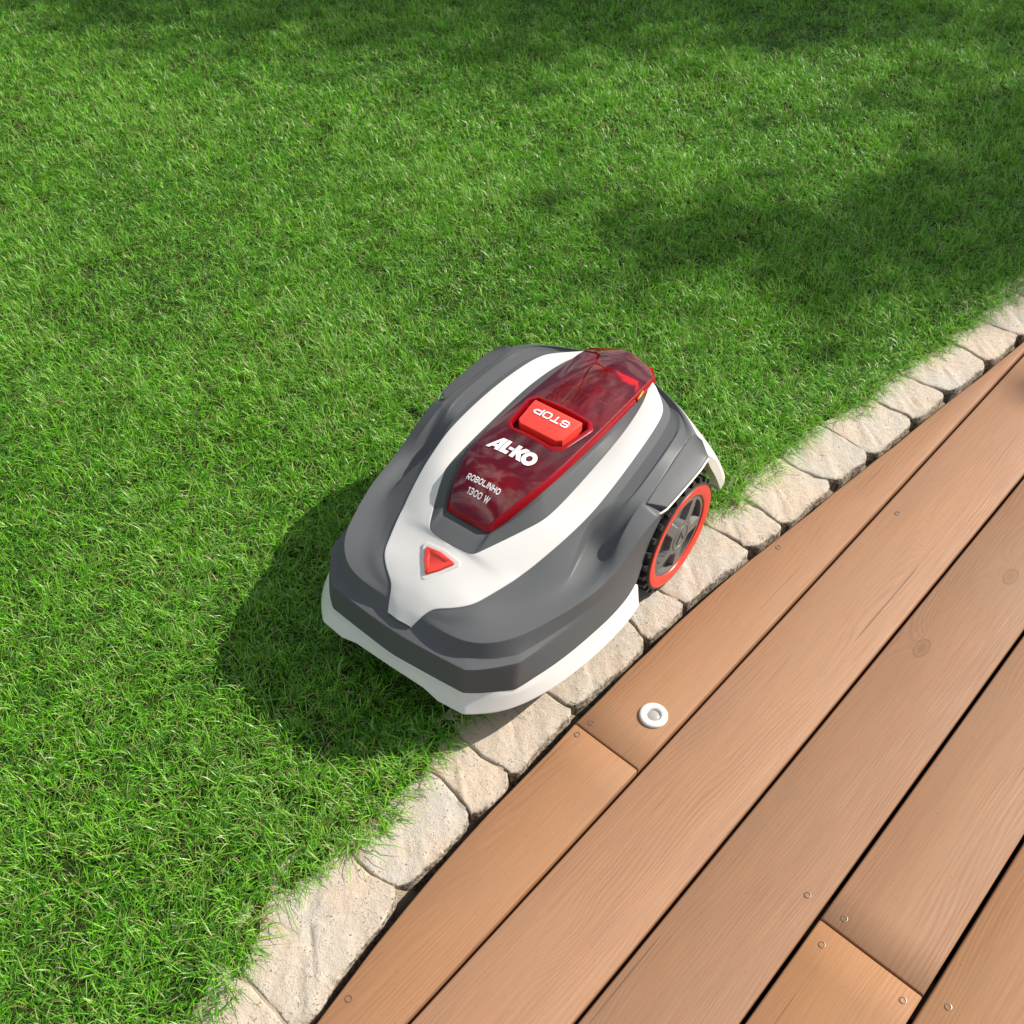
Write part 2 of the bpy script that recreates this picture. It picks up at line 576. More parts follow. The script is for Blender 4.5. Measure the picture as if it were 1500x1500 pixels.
# ------------------------------------------------------------------ ground
gv = [(-300, -300, -0.12), (300, -300, -0.12), (300, 300, -0.12), (-300, 300, -0.12)]
ground = mesh_obj('ground', gv, [(0, 1, 2, 3)], M['field'], smooth=False)
tag(ground, kind='structure')
# lawn earth: a sheet that ends under the stones
aa = np.linspace(-6, 9, 160)
goff = np.interp(aa, gr_a, gr_o)
V, F = [], []
LAWN_X = [-.13, -.062, -.022, -.008, 0.0]
LAWN_Z = [0.0, .0165, .0195, .0165, .006]
offs = [0.012, 0.0, -.004, -.008, -.015, -.022, -.04, -.062, -.09, -.13, -0.4, -1.0, -2.0, -4.0, -9.0]
for a, g0 in zip(aa, goff):
    for q in offs:
        x, y, _ = oa(g0 + q, a)
        q2 = q - (0 if abs(q) > .02 else .006 * math.sin(a * 47) * 0)
        V.append((x, y, (-0.02 if q > 0 else float(np.interp(q, LAWN_X, LAWN_Z))) + 0.004 * math.sin(x * 9.1) * math.sin(y * 7.3)))
n = len(offs)
for i in range(len(aa) - 1):
    for j in range(n - 1):
        F.append((i * n + j, i * n + j + 1, (i + 1) * n + j + 1, (i + 1) * n + j))
lawn = mesh_obj('lawn_ground', V, F, M['soil'])
tag(lawn, kind='structure')

# ------------------------------------------------------------------ deck
dk = bmesh.new()
for a in (-0.55, 0.0, 0.71, 1.42, 2.13, 2.84):
    pts = [oa(-0.36, a - 0.03), oa(1.2, a - 0.03), oa(1.2, a + 0.03), oa(-0.36, a + 0.03)]
    prism(dk, [(p[0], p[1]) for p in pts], -0.10, 0.0015)
deck = bm_obj('deck', dk, M['joist'], smooth=False)
tag(deck, kind='structure')
bed = mesh_obj('deck_earth', [oa(-0.535, -1.2, -0.075), oa(1.6, -1.2, -0.075), oa(1.6, 3.4, -0.075), oa(-0.535, 3.4, -0.075)], [(0, 1, 2, 3)], M['under'], deck, smooth=False)

def board(x0, x1, lo, hi, zt):
    """lo/hi: functions along -> offset of the two long edges; local X runs along the board"""
    c_o = (lo((x0 + x1) / 2) + hi((x0 + x1) / 2)) / 2
    c_a = (x0 + x1) / 2
    bm = bmesh.new()
    n = max(2, int((x1 - x0) / 0.06))
    prof = []
    for i in range(n + 1):
        a = x0 + (x1 - x0) * i / n
        l, h = lo(a) - c_o, hi(a) - c_o
        b = 0.0028
        # section of the board, seen along it: eased edges, a touch of cupping
        prof.append([(a - c_a, l, -0.028), (a - c_a, l, -b), (a - c_a, l + b * 0.35, -b * 0.3), (a - c_a, l + b, 0.0), (a - c_a, (l + h) / 2, -0.0004),
                     (a - c_a, h - b, 0.0), (a - c_a, h - b * 0.35, -b * 0.3), (a - c_a, h, -b), (a - c_a, h, -0.028)])
    for end in (0, -1):
        s = 0.0016 if end == 0 else -0.0016
        src = prof[end]
        prof.insert(0 if end == 0 else len(prof), [(p[0], p[1], p[2] - (0.0015 if p[2] > -0.02 else 0)) for p in src])
        k = 1 if end == 0 else len(prof) - 2
        prof[k] = [(p[0] + s, p[1], p[2]) for p in prof[k]]
    patch(bm, prof, mirror=False)
    bm.verts.ensure_lookup_table()
    m9 = 9
    vs = list(bm.verts)
    bm.faces.new(vs[:m9][::-1])
    bm.faces.new(vs[-m9:])
    o = bm_obj('deck_board', bm, M['wood'], deck, sharp=50)
    o.location = oa(c_o, c_a, zt)
    # local X along the board, local Y across (towards larger offset)
    o.rotation_euler = (0, 0, math.atan2(DY, DX))
    o.scale = (1, -1, 1)
    return o

def sc(v):
    return lambda a: v
def flipY(o):
    """boards are built with Y pointing to larger offset: bake the mirror so the normals stay right"""
    me = o.data
    co = np.empty(len(me.vertices) * 3)
    me.vertices.foreach_get('co', co)
    co = co.reshape(-1, 3)
    co[:, 1] *= -1
    me.vertices.foreach_set('co', co.ravel())
    me.flip_normals()
    o.scale = (1, 1, 1)
    me.update()

edge_fn = lambda a: float(np.interp(a, edge_a, edge_o)) + 0.0007 * math.sin(a * 21) + 0.0006 * math.sin(a * 57 + 1)
G = [-0.399, -0.248, -0.097, 0.054, 0.205, 0.356, 0.507]
gap = 0.0029
boards = {}
boards['a0'] = board(-0.75, 0.7145, edge_fn, sc(G[0] - gap), ZD)
boards['a1'] = board(0.7165, 2.6, edge_fn, sc(G[0] - gap), ZD + 0.0006)
boards['b'] = board(-0.85, 3.1, sc(G[0] + gap), sc(G[1] - gap), ZD)
boards['c'] = board(-0.95, 3.1, sc(G[1] + gap), sc(G[2] - gap), ZD + 0.0004)
boards['d0'] = board(-1.0, 0.7000, sc(G[2] + gap), sc(G[3] - gap), ZD)
boards['d1'] = board(0.7030, 3.1, sc(G[2] + gap), sc(G[3] - gap), ZD - 0.0006)
boards['e'] = board(-1.0, 3.1, sc(G[3] + gap), sc(G[4] - gap), ZD)
boards['f'] = board(-1.0, 3.1, sc(G[4] + gap), sc(G[5] - gap), ZD)
boards['g'] = board(-1.0, 3.1, sc(G[5] + gap), sc(G[6] - gap), ZD)
for o in boards.values():
    flipY(o)

# countersunk screws, sub-parts of their boards
sb = bmesh.new()
lathe(sb, [(0.0046, -0.0003), (0.0044, 0.0003), (0.0038, 0.0004), (0.0034, -0.0002), (0.0031, -0.0006), (0.0019, -0.0007), (0.0015, -0.0022), (0.0, -0.0024)], 20, 'Z')
for f in sb.faces:
    r = f.calc_center_median().xy.length
    f.material_index = 1 if r < 0.0019 or r > 0.0046 else 0
bmesh.ops.recalc_face_normals(sb, faces=sb.faces)
screw_me = bpy.data.meshes.new('screw')
sb.to_mesh(screw_me)
sb.free()
screw_me.materials.append(M['metal'])
screw_me.materials.append(M['hole'])
def screw(bname, o_, a_):
    b = boards[bname]
    s = link('screw', screw_me, b)
    w = Vector(oa(o_, a_, b.location.z)) - b.location
    s.location = (w.x * DX + w.y * DY, -(w.x * NX + w.y * NY), 0.0004)
for b_, o_, a_ in (('a1', -0.500, 0.7305), ('a0', -0.503, 0.702), ('a1', -0.483, 1.211), ('a0', -0.473, 0.225),
                   ('c', -0.123, 0.717), ('d1', -0.071, 0.722), ('d0', -0.075, 0.673), ('d0', 0.035, 0.68), ('e', 0.08, 0.71), ('b', -0.372, 1.418)):
    screw(b_, o_, a_)

# ------------------------------------------------------------------ deck light
lt = empty('deck_light', oa(-0.4392, 0.802, ZD + 0.0009))
tag(lt, 'small round white recessed light set in the deck board beside the stone edging', 'deck light')
bm = bmesh.new()
lathe(bm, [(0.0215, 0.0), (0.0214, 0.0022), (0.0205, 0.0034), (0.0185, 0.0040), (0.0142, 0.0044), (0.0112, 0.0036), (0.0098, 0.0018), (0.0097, -0.002)], 48, 'Z')
bm_obj('ring', bm, M['white'], lt, sharp=40)
bm = bmesh.new()
lathe(bm, [(0.0097, 0.0006), (0.008, 0.0016), (0.005, 0.0024), (0.0, 0.0028)], 32, 'Z')
bm_obj('lens', bm, mat('frosted_lens', (0.36, 0.34, 0.30), 0.3), lt)

# ------------------------------------------------------------------ stone edging
jt = [-0.62, -0.42, -0.2, -0.03, 0.154, 0.368, 0.510, 0.594, 0.740, 0.916, 1.017, 1.183, 1.272, 1.424, 1.534, 1.675, 1.79, 1.93, 2.06, 2.2, 2.36, 2.55]
tilt = {4: (0.0, 0.004)}
# sandy bed between and below the stones
V, F = [], []
ba = np.array(sorted(list(np.linspace(-0.9, 2.8, 90)) + [j_ + d_ for j_ in jt for d_ in (-.009, -.005, 0, .005, .009)]))
for a in ba:
    e = float(np.interp(a, edge_a, edge_o)); g0 = float(np.interp(a, gr_a, gr_o))
    jn = min(abs(a - j_) for j_ in jt)
    up_ = 0.0026 * max(0.0, 1 - jn / 0.0085)
    for o_, z in ((g0 - 0.06, 0.006), (g0 - 0.02, 0.0135), ((g0 + e) / 2, 0.0138), (e - 0.036, 0.0132), (e - 0.022, -0.014), (e - 0.013, -0.08)):
        V.append(oa(o_, a, z + (up_ if z > .009 else 0) + 0.0010 * math.sin(a * 90 + o_ * 50)))
for i in range(len(ba) - 1):
    for j in range(5):
        F.append((i * 6 + j, i * 6 + j + 1, (i + 1) * 6 + j + 1, (i + 1) * 6 + j))
edging = mesh_obj('stone_edging', V, F, M['mortar'])
tag(edging, kind='structure')

def wig(t, seed, amp):
    r = random.Random(seed)
    s = 0
    for k, w in ((17, 1.0), (41, 0.6), (97, 0.35), (190, 0.2)):
        s += w * math.sin(t * k * (0.8 + 0.4 * r.random()) + r.random() * 6.28)
    return amp * s

def stone(i, a0, a1):
    gmid = lambda a: float(np.interp(a, gr_a, gr_o)) - 0.045
    emid = lambda a: float(np.interp(a, edge_a, edge_o)) - 0.0135
    outline = []
    g = 0.0014
    s0, s1 = 0.012 * math.sin(i * 2.3), 0.012 * math.sin((i + 1) * 2.3)
    ns, nl = 12, max(10, int((a1 - a0) / 0.008))
    ck0 = 0.014 * (0.4 + 0.9 * ((i * 7919) % 10) / 10)
    ck1 = 0.014 * (0.4 + 0.9 * ((i * 7919 + 31) % 10) / 10)
    # deck side, joint, lawn side, joint
    for k in range(nl):
        a = a0 + g + (a1 - a0 - 2 * g) * k / nl
        d0, d1 = a - a0 - g, a1 - g - a
        cut = ck0 * max(0, 1 - d0 / 0.028) ** 2 + ck1 * max(0, 1 - d1 / 0.028) ** 2
        outline.append((emid(a) - cut + wig(a, 5, 0.0026) - 0.0015 * (i % 3), a, 1))
    for k in range(ns):
        t = k / ns
        e1 = emid(a1) - ck1 - 0.002
        o_ = e1 + (gmid(a1) - e1) * t
        outline.append((o_, a1 - g + s1 * math.sin(t * 3.1) + wig(t * 0.2, i + 60, 0.0022), max(0, 1 - t * 4)))
    for k in range(nl):
        a = a1 - g - (a1 - a0 - 2 * g) * k / nl
        outline.append((gmid(a) + wig(a, 9, 0.002), a, 0))
    for k in range(ns):
        t = 1 - k / ns
        e0 = emid(a0) - ck0 - 0.002
        o_ = e0 + (gmid(a0) - e0) * t
        outline.append((o_, a0 + g + s0 * math.sin(t * 3.1) + wig(t * 0.2, i + 59, 0.0022), max(0, 1 - t * 4)))
    ca = (a0 + a1) / 2
    co = (gmid(ca) + emid(ca)) / 2
    r = random.Random(i * 13 + 1)
    top = 0.0180 + r.uniform(-0.0008, 0.0022)
    ta, to = r.uniform(-0.016, 0.016), r.uniform(-0.02, 0.008)
    bm = bmesh.new()
    el = bm.verts.layers.float.new('edge')
    rings = []
    def lump(o_, a):
        return (0.0011 * max(0.0, math.sin(o_ * 210 + a * 47 + i * 5) * math.sin(a * 170 - o_ * 80 + i) - 0.55) * -2.0 + 0.0012 * math.sin(o_ * 63 + i) * math.sin(a * 51 + i * 2) + 0.0007 * math.sin(o_ * 140 + i * 3 + a * 120) + 0.0006 * math.sin(a * 300 + o_ * 220))
    # (shrink in metres, height below top, edge weight)
    for d, dz, ew in ((-0.001, 0.06, 1), (-0.0005, 0.020, 1), (0.0, 0.0045, 1), (0.0006, 0.0017, 0.9), (0.0015, 0.0006, 0.6), (0.0032, 0.0001, 0.3)):
        ring = []
        for k, (o_, a, w) in enumerate(outline):
            p0, p2 = outline[k - 2], outline[(k + 2) % len(outline)]
            tx, ty = p2[0] - p0[0], p2[1] - p0[1]
            L = max(1e-6, math.hypot(tx, ty))
            nx_, ny_ = ty / L, -tx / L
            if nx_ * (co - o_) + ny_ * (ca - a) < 0:
                nx_, ny_ = -nx_, -ny_
            rag = max(0.35, 1 + 0.8 * wig(k * 0.013, i + 200, 0.5) * w)
            oo, a_ = o_ + nx_ * d * rag, a + ny_ * d * rag
            z = top - dz * (1 + 0.4 * wig(k * 0.02, i + 90, 0.35)) + lump(oo, a_) + ta * (a_ - ca) + to * (oo - co)
            v = bm.verts.new((oo, a_, z if dz < 0.05 else -0.07))
            v[el] = ew * w + 0.10 * ew
            ring.append(v)
        rings.append(ring)
    N = len(outline)
    last = [(v.co.x, v.co.y) for v in rings[-1]]
    for q in (.90, .80, .66, .5, .34, .16):
        ring = []
        for oo, a_ in last:
            x, y = co + (oo - co) * q, ca + (a_ - ca) * q
            ring.append(bm.verts.new((x, y, top + lump(x, y) + ta * (y - ca) + to * (x - co))))
        rings.append(ring)
    for A, B in zip(rings, rings[1:]):
        for k in range(N):
            bm.faces.new([A[k], A[(k + 1) % N], B[(k + 1) % N], B[k]])
    c0 = bm.verts.new((co, ca, top + lump(co, ca)))
    L_ = rings[-1]
    for k in range(N):
        bm.faces.new([L_[k], L_[(k + 1) % N], c0])
    for v in bm.verts:
        v.co = oa(v.co.x, v.co.y, v.co.z)
    ctr = Vector(oa(co, ca, 0))
    bmesh.ops.translate(bm, verts=bm.verts, vec=-ctr)
    o = bm_obj('stone', bm, M['stone'], edging)
    o.location = ctr
for i in range(len(jt) - 1):
    stone(i, jt[i], jt[i + 1])

# ------------------------------------------------------------------ robot mower
YAW = R(232.858)
mower = empty('robot_mower', (-0.01943, 1.14919, 0), YAW)
tag(mower, 'white and charcoal robot lawn mower with a see-through red cover beside the deck', 'robot mower')

# --- charcoal shell: columns from the white panel outwards and down to the bumper
Wl = [(.2130, .0325, .1905), (.205, .038, .1945), (.196, .055, .197), (.176, .081, .202), (.155, .090, .204), (.126, .101, .209), (.086, .114, .2155), (.055, .124, .2255),
      (.024, .130, .233), (-.012, .136, .241), (-.045, .140, .249), (-.075, .141, .2545), (-.105, .140, .2585), (-.157, .136, .266), (-.211, .131, .270), (-.260, .123, .2712), (-.286, .111, .270), (-.315, .080, .2695), (-.332, .040, .2685)]
Cl = [(.2150, .0320, .1888), (.2095, .044, .1915), (.202, .064, .1955), (.184, .091, .2), (.163, .102, .1995), (.132, .117, .1985), (.092, .142, .2030), (.0630, .1655, .1992), (.0195, .1532, .2178), (-.0180, .1428, .2345), (-.0460, .1450, .2450), (-.075, .1525, .2500), (-.104, .152, .2535), (-.157, .149, .2605), (-.211, .144, .265), (-.264, .136, .2665), (-.293, .121, .2665), (-.319, .084, .2665), (-.336, .040, .2655)]
Ml = [(.2175, .0312, .187), (.2145, .055, .1885), (.208, .082, .191), (.192, .108, .1935), (.168, .124, .1935), (.134, .140, .1935), (.090, .160, .1965), (.050, .178, .1938), (.006, .172, .194), (-.024, .163, .1985), (-.044, .163, .2195), (-.078, .1660, .2500), (-.105, .1720, .2545), (-.155, .1690, .2612), (-.212, .1640, .2660), (-.260, .156, .2675), (-.285, .137, .2690), (-.313, .100, .2695), (-.335, .040, .2680)]
Nl = [(.2195, .0305, .1855), (.2180, .060, .1875), (.2125, .092, .1895), (.197, .120, .1915), (.171, .141, .1925), (.1345, .158, .1925), (.090, .176, .194), (.045, .190, .1942), (.000, .186, .1945), (-.026, .180, .199), (-.046, .1770, .2195), (-.080, .1690, .2512), (-.105, .1738, .2578), (-.155, .1708, .2648), (-.212, .1658, .2696), (-.261, .158, .2702), (-.287, .140, .2700), (-.314, .103, .2702), (-.336, .040, .2685)]
Rl = [(.2210, .0300, .1843), (.2205, .065, .1868), (.216, .099, .1882), (.2015, .128, .190), (.1735, .152, .192), (.135, .169, .1922), (.090, .186, .194), (.0220, .2005, .1965), (-.0130, .1945, .2010), (-.0455, .1908, .2295), (-.0770, .1884, .2440), (-.0972, .1890, .2510), (-.118, .1920, .2526), (-.163, .1870, .2570), (-.225, .1793, .2617), (-.2520, .1772, .2645), (-.2680, .1640, .2695), (-.2985, .1300, .2735), (-.3370, .0400, .2700)]
El = [(.2225, .0290, .1830), (.2230, .070, .186), (.2195, .105, .187), (.205, .135, .189), (.175, .162, .1915), (.135, .178, .192), (.090, .194, .194), (.050, .204, .195), (.010, .2095, .1958), (-.030, .2115, .2105), (-.068, .2130, .2285), (-.108, .2160, .2362), (-.150, .2090, .2200), (-.185, .2, .212), (-.225, .198, .225), (-.2590, .1965, .2610), (-.2700, .1800, .2715), (-.3030, .1340, .2765), (-.3400, .0400, .2710)]
BB = [(.2365, 0, .1700), (.2355, .030, .1692), (.2345, .078, .167), (.228, .114, .167), (.212, .145, .167), (.179, .172, .167), (.140, .184, .167), (.095, .196, .167), (.053, .2055, .167), (.010, .2110, .169), (-.030, .2125, .176), (-.066, .2125, .190), (-.101, .2130, .203), (-.128, .2085, .2005)]
LL = [(.2525, 0, .163), (.2515, .032, .163), (.248, .080, .163), (.243, .126, .163), (.228, .147, .1635), (.188, .179, .1635), (.146, .189, .163), (.100, .1985, .1625), (.055, .2067, .160), (.010, .212, .160), (-.030, .2137, .160), (-.059, .2127, .165), (-.087, .2095, .164), (-.106, .208, .174)]
FF = [(.2610, 0, .115), (.2585, .033, .115), (.2545, .082, .115), (.2505, .126, .115), (.235, .150, .115), (.200, .182, .115), (.155, .197, .115), (.105, .208, .115), (.060, .214, .115), (.010, .2195, .115), (-.030, .219, .115), (-.052, .216, .115), (-.0695, .2130, .115), (-.0715, .2128, .118)]
E0 = (.2235, 0, .1825)
Dl = [tuple(Vector(c_).lerp(Vector(m_), .4)) for c_, m_ in zip(Cl, Ml)]
for k_, p_ in {7: (.0640, .1668, .1985), 8: (.0235, .1570, .2020), 9: (-.0172, .1465, .2035), 10: (-.0430, .1478, .2240), 11: (-.0765, .1545, .2505)}.items():
    Dl[k_] = p_
bm = bmesh.new()
Win = [(p[0] + (0.004 if i < 2 else 0), max(0.0, p[1] - 0.010), p[2] - 0.006) for i, p in enumerate(Wl)]
patch(bm, [[Win[i], Wl[i], Cl[i], Dl[i], Ml[i], Nl[i], Rl[i], El[i]] for i in range(len(Wl))])
Er = [E0] + El[:13]
Fin = [(p[0] - 0.02, p[1] * 0.9, p[2] - 0.004) for p in FF]
patch(bm, [[Er[i], BB[i], LL[i], FF[i], Fin[i]] for i in range(len(BB))])
# tail of the shell, closing down behind and into the wheel wells
tail = [[El[i], (El[i][0] - (0.006 if i > 14 else 0), El[i][1] - 0.004, El[i][2] - 0.05)] for i in range(12, len(El))] + [[(-.345, 0, .2695), (-.351, 0, .206)]]
patch(bm, tail)
patch(bm, [[Win[-1], Wl[-1], Cl[-1], Dl[-1], Ml[-1], Nl[-1], Rl[-1], El[-1]], [(-.336, 0, .262), (-.337, 0, .2685), (-.339, 0, .2675), (-.340, 0, .2675), (-.341, 0, .2675), (-.342, 0, .268), (-.343, 0, .2695), (-.345, 0, .2695)]])
weld(bm)
crease_lines(bm, [Wl, Er, BB, FF], 1.0)
crease_lines(bm, [LL[:7]], 1.0)
crease_lines(bm, [LL[6:9]], 0.4)
crease_lines(bm, [Cl[7:]], 1.0)
crease_lines(bm, [Dl[7:11]], 0.9)
crease_lines(bm, [Ml[11:16], Nl[11:16]], 1.0)
crease_lines(bm, [Rl[7:12]], 1.0)
crease_lines(bm, [[BB[3], LL[3], FF[3]], [BB[5], LL[5], FF[5]]], 0.6)
crease_lines(bm, [Rl[11:]], 1.0)
crease_lines(bm, [[(q[0], q[1], q[2]) for q in (Rl[11], El[11])]], 0.5)
shell = subsurf(bm_obj('body_shell', bm, M['dark'], mower))

# --- white top panel
Pi = [(.2390, 0, .1705), (.2225, 0, .1835), (.2000, 0, .1985), (.1800, 0, .2075), (.1600, 0, .2155), (.1420, 0, .2225), (.1225, 0, .2305), (.1205, .020, .2303), (.117, .040, .229), (.109, .046, .232), (.073, .065, .239),
      (.025, .088, .247), (.008, .0925, .248), (-.016, .0945, .2495), (-.057, .0955, .253), (-.138, .0945, .261), (-.197, .0930, .2675), (-.260, .0840, .2715), (-.300, .072, .272), (-.327, .056, .271)]
Po = [(.2365, .0215, .1705), (.2225, .0290, .1835), (.205, .038, .1945), (.196, .055, .197), (.176, .081, .202), (.155, .090, .204), (.126, .101, .209), (.116, .1045, .2105), (.106, .108, .212), (.095, .111, .2135), (.070, .119, .2205),
      (.024, .130, .233), (.000, .134, .238), (-.030, .1385, .245), (-.060, .1407, .252), (-.130, .1385, .263), (-.200, .1320, .2695), (-.260, .1230, .2712), (-.286, .111, .270), (-.318, .076, .2695)]
bm = bmesh.new()
cols = []
for a, b in zip(Pi, Po):
    A, B = Vector(a), Vector(b)
    up = Vector((0, 0, 0.0022))
    bul = Vector((0, 0, 0.0014))
    m1, m2 = A.lerp(B, 0.36), A.lerp(B, 0.72)
    cols.append([A + up * -1.5, A + up * (1.0 if a[1] == 0 else 0.8) + (bul if a[1] == 0 else bul * 0), m1 + up + bul, m2 + up + bul * .8, B + up * 0.8, B + up * -1.5])
patch(bm, [[tuple(p) for p in c[1:]] for c in cols])
patch(bm, [[tuple(c[0]), tuple(c[1])] for c in cols[6:]])
weld(bm)
crease_lines(bm, [[tuple(c[1]) for c in cols[6:]], [tuple(c[4]) for c in cols]], 1.0)
crease_lines(bm, [[tuple(p) for p in c[1:]] for c in (cols[1],)], 0.35)
crease_lines(bm, [[tuple(p) for p in c[1:]] for c in (cols[0],)], 1.0)
panel = subsurf(bm_obj('top_panel', bm, M['white'], mower))

# --- red triangular push button in its dished white surround
def rtri(cx, dx, hw, r, n=6):
    P = [Vector((cx + dx * 0.62, 0)), Vector((cx - dx * 0.38, hw)), Vector((cx - dx * 0.38, -hw))]
    out = []
    for i in range(3):
        a, b, c = P[i - 1], P[i], P[(i + 1) % 3]
        for k in range(n + 1):
            t = k / n
            p = b + (a - b).normalized() * r
            q = b + (c - b).normalized() * r
            out.append(tuple((p.lerp(b, t)).lerp(b.lerp(q, t), t)))
        # sides bow outwards a little
        m = (b + c) / 2
        o = Vector((m.x - cx, m.y)).normalized() * 0.0016
        out.append(tuple(m + o))
    return out
def pz(x, y):
    return float(np.interp(x, [.1, .1225, .142, .16, .18, .2, .2225], [.2375, .2305, .2225, .2155, .2075, .1985, .1835])) - abs(y) * 0.085 + 0.0022 + 0.0013
def ring_part(name, polys, zs, m, cap=True):
    bm = bmesh.new()
    rr = [[bm.verts.new((x, y, pz(x, y) + z)) for x, y in P] for P, z in zip(polys, zs)]
    N = len(rr[0])
    for A, B in zip(rr, rr[1:]):
        for k in range(N):
            bm.faces.new([A[k], A[(k + 1) % N], B[(k + 1) % N], B[k]])
    if cap:
        bm.faces.new(rr[-1])
    return bm_obj(name, bm, m, mower, sharp=45)
TC = 0.1535
ring_part('button_surround', [rtri(TC, .0560, .0395, .014), rtri(TC, .0540, .038, .013), rtri(TC, .0515, .0365, .0125), rtri(TC, .0385, .0300, .008), rtri(TC, .0375, .0295, .007)],
          [-.003, -.0001, .0002, -.0006, -.002], M['white'], cap=False)
ring_part('triangle_button', [rtri(TC, .0365, .0285, .006), rtri(TC, .0362, .0283, .006), rtri(TC, .0345, .0268, .0055), rtri(TC, .0225, .0172, .0035), rtri(TC, .0205, .0155, .003)],
          [-.002, .0014, .0030, .0032, .0018], M['red'])

# --- charcoal console with the floor under the clear cover
Ic = [(.1225, 0, .2305), (.1205, .020, .2303), (.117, .040, .229), (.109, .046, .232), (.073, .065, .239), (.052, .076, .243), (.025, .088, .247), (.008, .0925, .248), (-.016, .0945, .2495), (-.057, .0955, .253), (-.138, .0945, .261),
      (-.197, .093, .2675), (-.260, .084, .2715), (-.300, .0745, .272), (-.336, .0680, .2700), (-.363, 0, .267)]
Qc = [(.0775, 0, .2395), (.0765, .020, .2395), (.0740, .0375, .2402), (.0685, .043, .2437), (.0505, .052, .2505), (.0285, .060, .260), (.006, .0665, .268), (-.010, .0695, .272), (-.030, .0720, .2742), (-.060, .0740, .275), (-.138, .0745, .274),
      (-.200, .0735, .2725), (-.260, .0705, .2722), (-.305, .0675, .2722), (-.334, .0640, .2705), (-.358, 0, .268)]
bm = bmesh.new()
cols = []
for i, (a, q) in enumerate(zip(Ic, Qc)):
    A, Q = Vector(a), Vector(q)
    out = (A - Q)
    out.z = 0
    out = out.normalized() * 0.004
    mid = A.lerp(Q, 0.72)
    mid.z += 0.0045 if 3 <= i <= 10 else (0.0015 if i < 3 else 0.0)
    down = Q.copy()
    down.z -= 0.010
    down.x = down.x * 0.985 + (-0.135) * 0.015
    down.y *= 0.95
    fl = Vector((down.x, down.y * 0.5, down.z - 0.002))
    cols.append([A + out + Vector((0, 0, -.005)), A + Vector((0, 0, 0.0006)), mid, Q, down, fl, Vector((down.x, 0, down.z - 0.002))])
patch(bm, [[tuple(p) for p in c] for c in cols])
weld(bm)
crease_lines(bm, [[tuple(c[1]) for c in cols], [tuple(c[3]) for c in cols]], 1.0)
crease_lines(bm, [[tuple(c[2]) for c in cols]], 1.0)
crease_lines(bm, [[tuple(c[k]) for k in range(4)] for c in (cols[2], cols[3], cols[7])], 0.5)
for f in bm.faces:
    c = f.calc_center_median()
    f.material_index = 0
fl_idx = 4
bm.faces.ensure_lookup_table()
console = bm_obj('console', bm, [M['console'], M['inner']], mower)
nc = 6
for i, pl in enumerate(console.data.polygons):
    c = pl.center
    hwq = float(np.interp(-c.x, [-q[0] for q in Qc], [q[1] for q in Qc]))
    qz = float(np.interp(-c.x, [-q[0] for q in Qc], [q[2] for q in Qc]))
    if abs(c.y) < hwq * 0.99 and c.z < qz - 0.004 and c.x < 0.076:
        pl.material_index = 1
subsurf(console, 2)

# --- clear red cover
cx_ = [.0730, .0690, .0615, .045, .026, .006, -.015, -.035, -.058, -.081, -.163, -.185, -.215, -.245, -.275, -.302, -.330, -.352]
def hw(x): return float(np.interp(-x, [-.073, -.069, -.0615, -.045, -.026, -.006, .035, .084, .15, .23, .29, .330, .352], [.032, .0365, .0405, .048, .0545, .0610, .0675, .0695, .0695, .0680, .0660, .0625, .0410]))
def ze(x): return float(np.interp(-x, [-.073, -.0615, -.045, -.026, -.006, .035, .1, .16, .23, .3, .33, .352], [.2515, .2605, .2690, .2762, .2818, .2855, .2868, .2855, .2845, .2825, .2785, .2735]))
def sstep(a, b, x):
    t = max(0.0, min(1.0, (x - a) / (b - a)))
    return t * t * (3 - 2 * t)
def zc(x, y):
    h = hw(x)
    z = ze(x) + 0.0085 * (1 - min(1, abs(y) / h) ** 2) * sstep(.075, .02, x)
    # raised rear visor
    z += 0.0032 * sstep(-.205, -.225, x) * sstep(.050, .044, abs(y) + max(0, -.29 - x) * 0.5)
    return z
RW = lambda x: 0.047 + (0.058 - 0.047) * (-.081 - x) / .082
bm = bmesh.new()
grid = []
for x in cx_:
    h = hw(x)
    r_ = RW(x) if -.17 < x < -.07 else h * 0.72
    if x < -.2:
        ys = [-h, -h * .9, -.047, -.042, -.02, 0, .02, .042, .047, h * .9, h] if h > .053 else [-h, -h * .92, -h * .8, -h * .7, -h * .35, 0, h * .35, h * .7, h * .8, h * .92, h]
    else:
        ys = [-h, -h * .97, -(r_ + h) / 2, -r_, -r_ * .45, 0, r_ * .45, r_, (r_ + h) / 2, h * .97, h]
    grid.append([bm.verts.new((x, y, zc(x, y))) for y in ys])
rim_bot = []
for i in range(len(grid) - 1):
    for j in range(10):
        xm = (cx_[i] + cx_[i + 1]) / 2
        if -.163 < xm < -.081 and 3 <= j <= 6:
            continue
        f = bm.faces.new([grid[i][j], grid[i][j + 1], grid[i + 1][j + 1], grid[i + 1][j]])
        f.material_index = 0
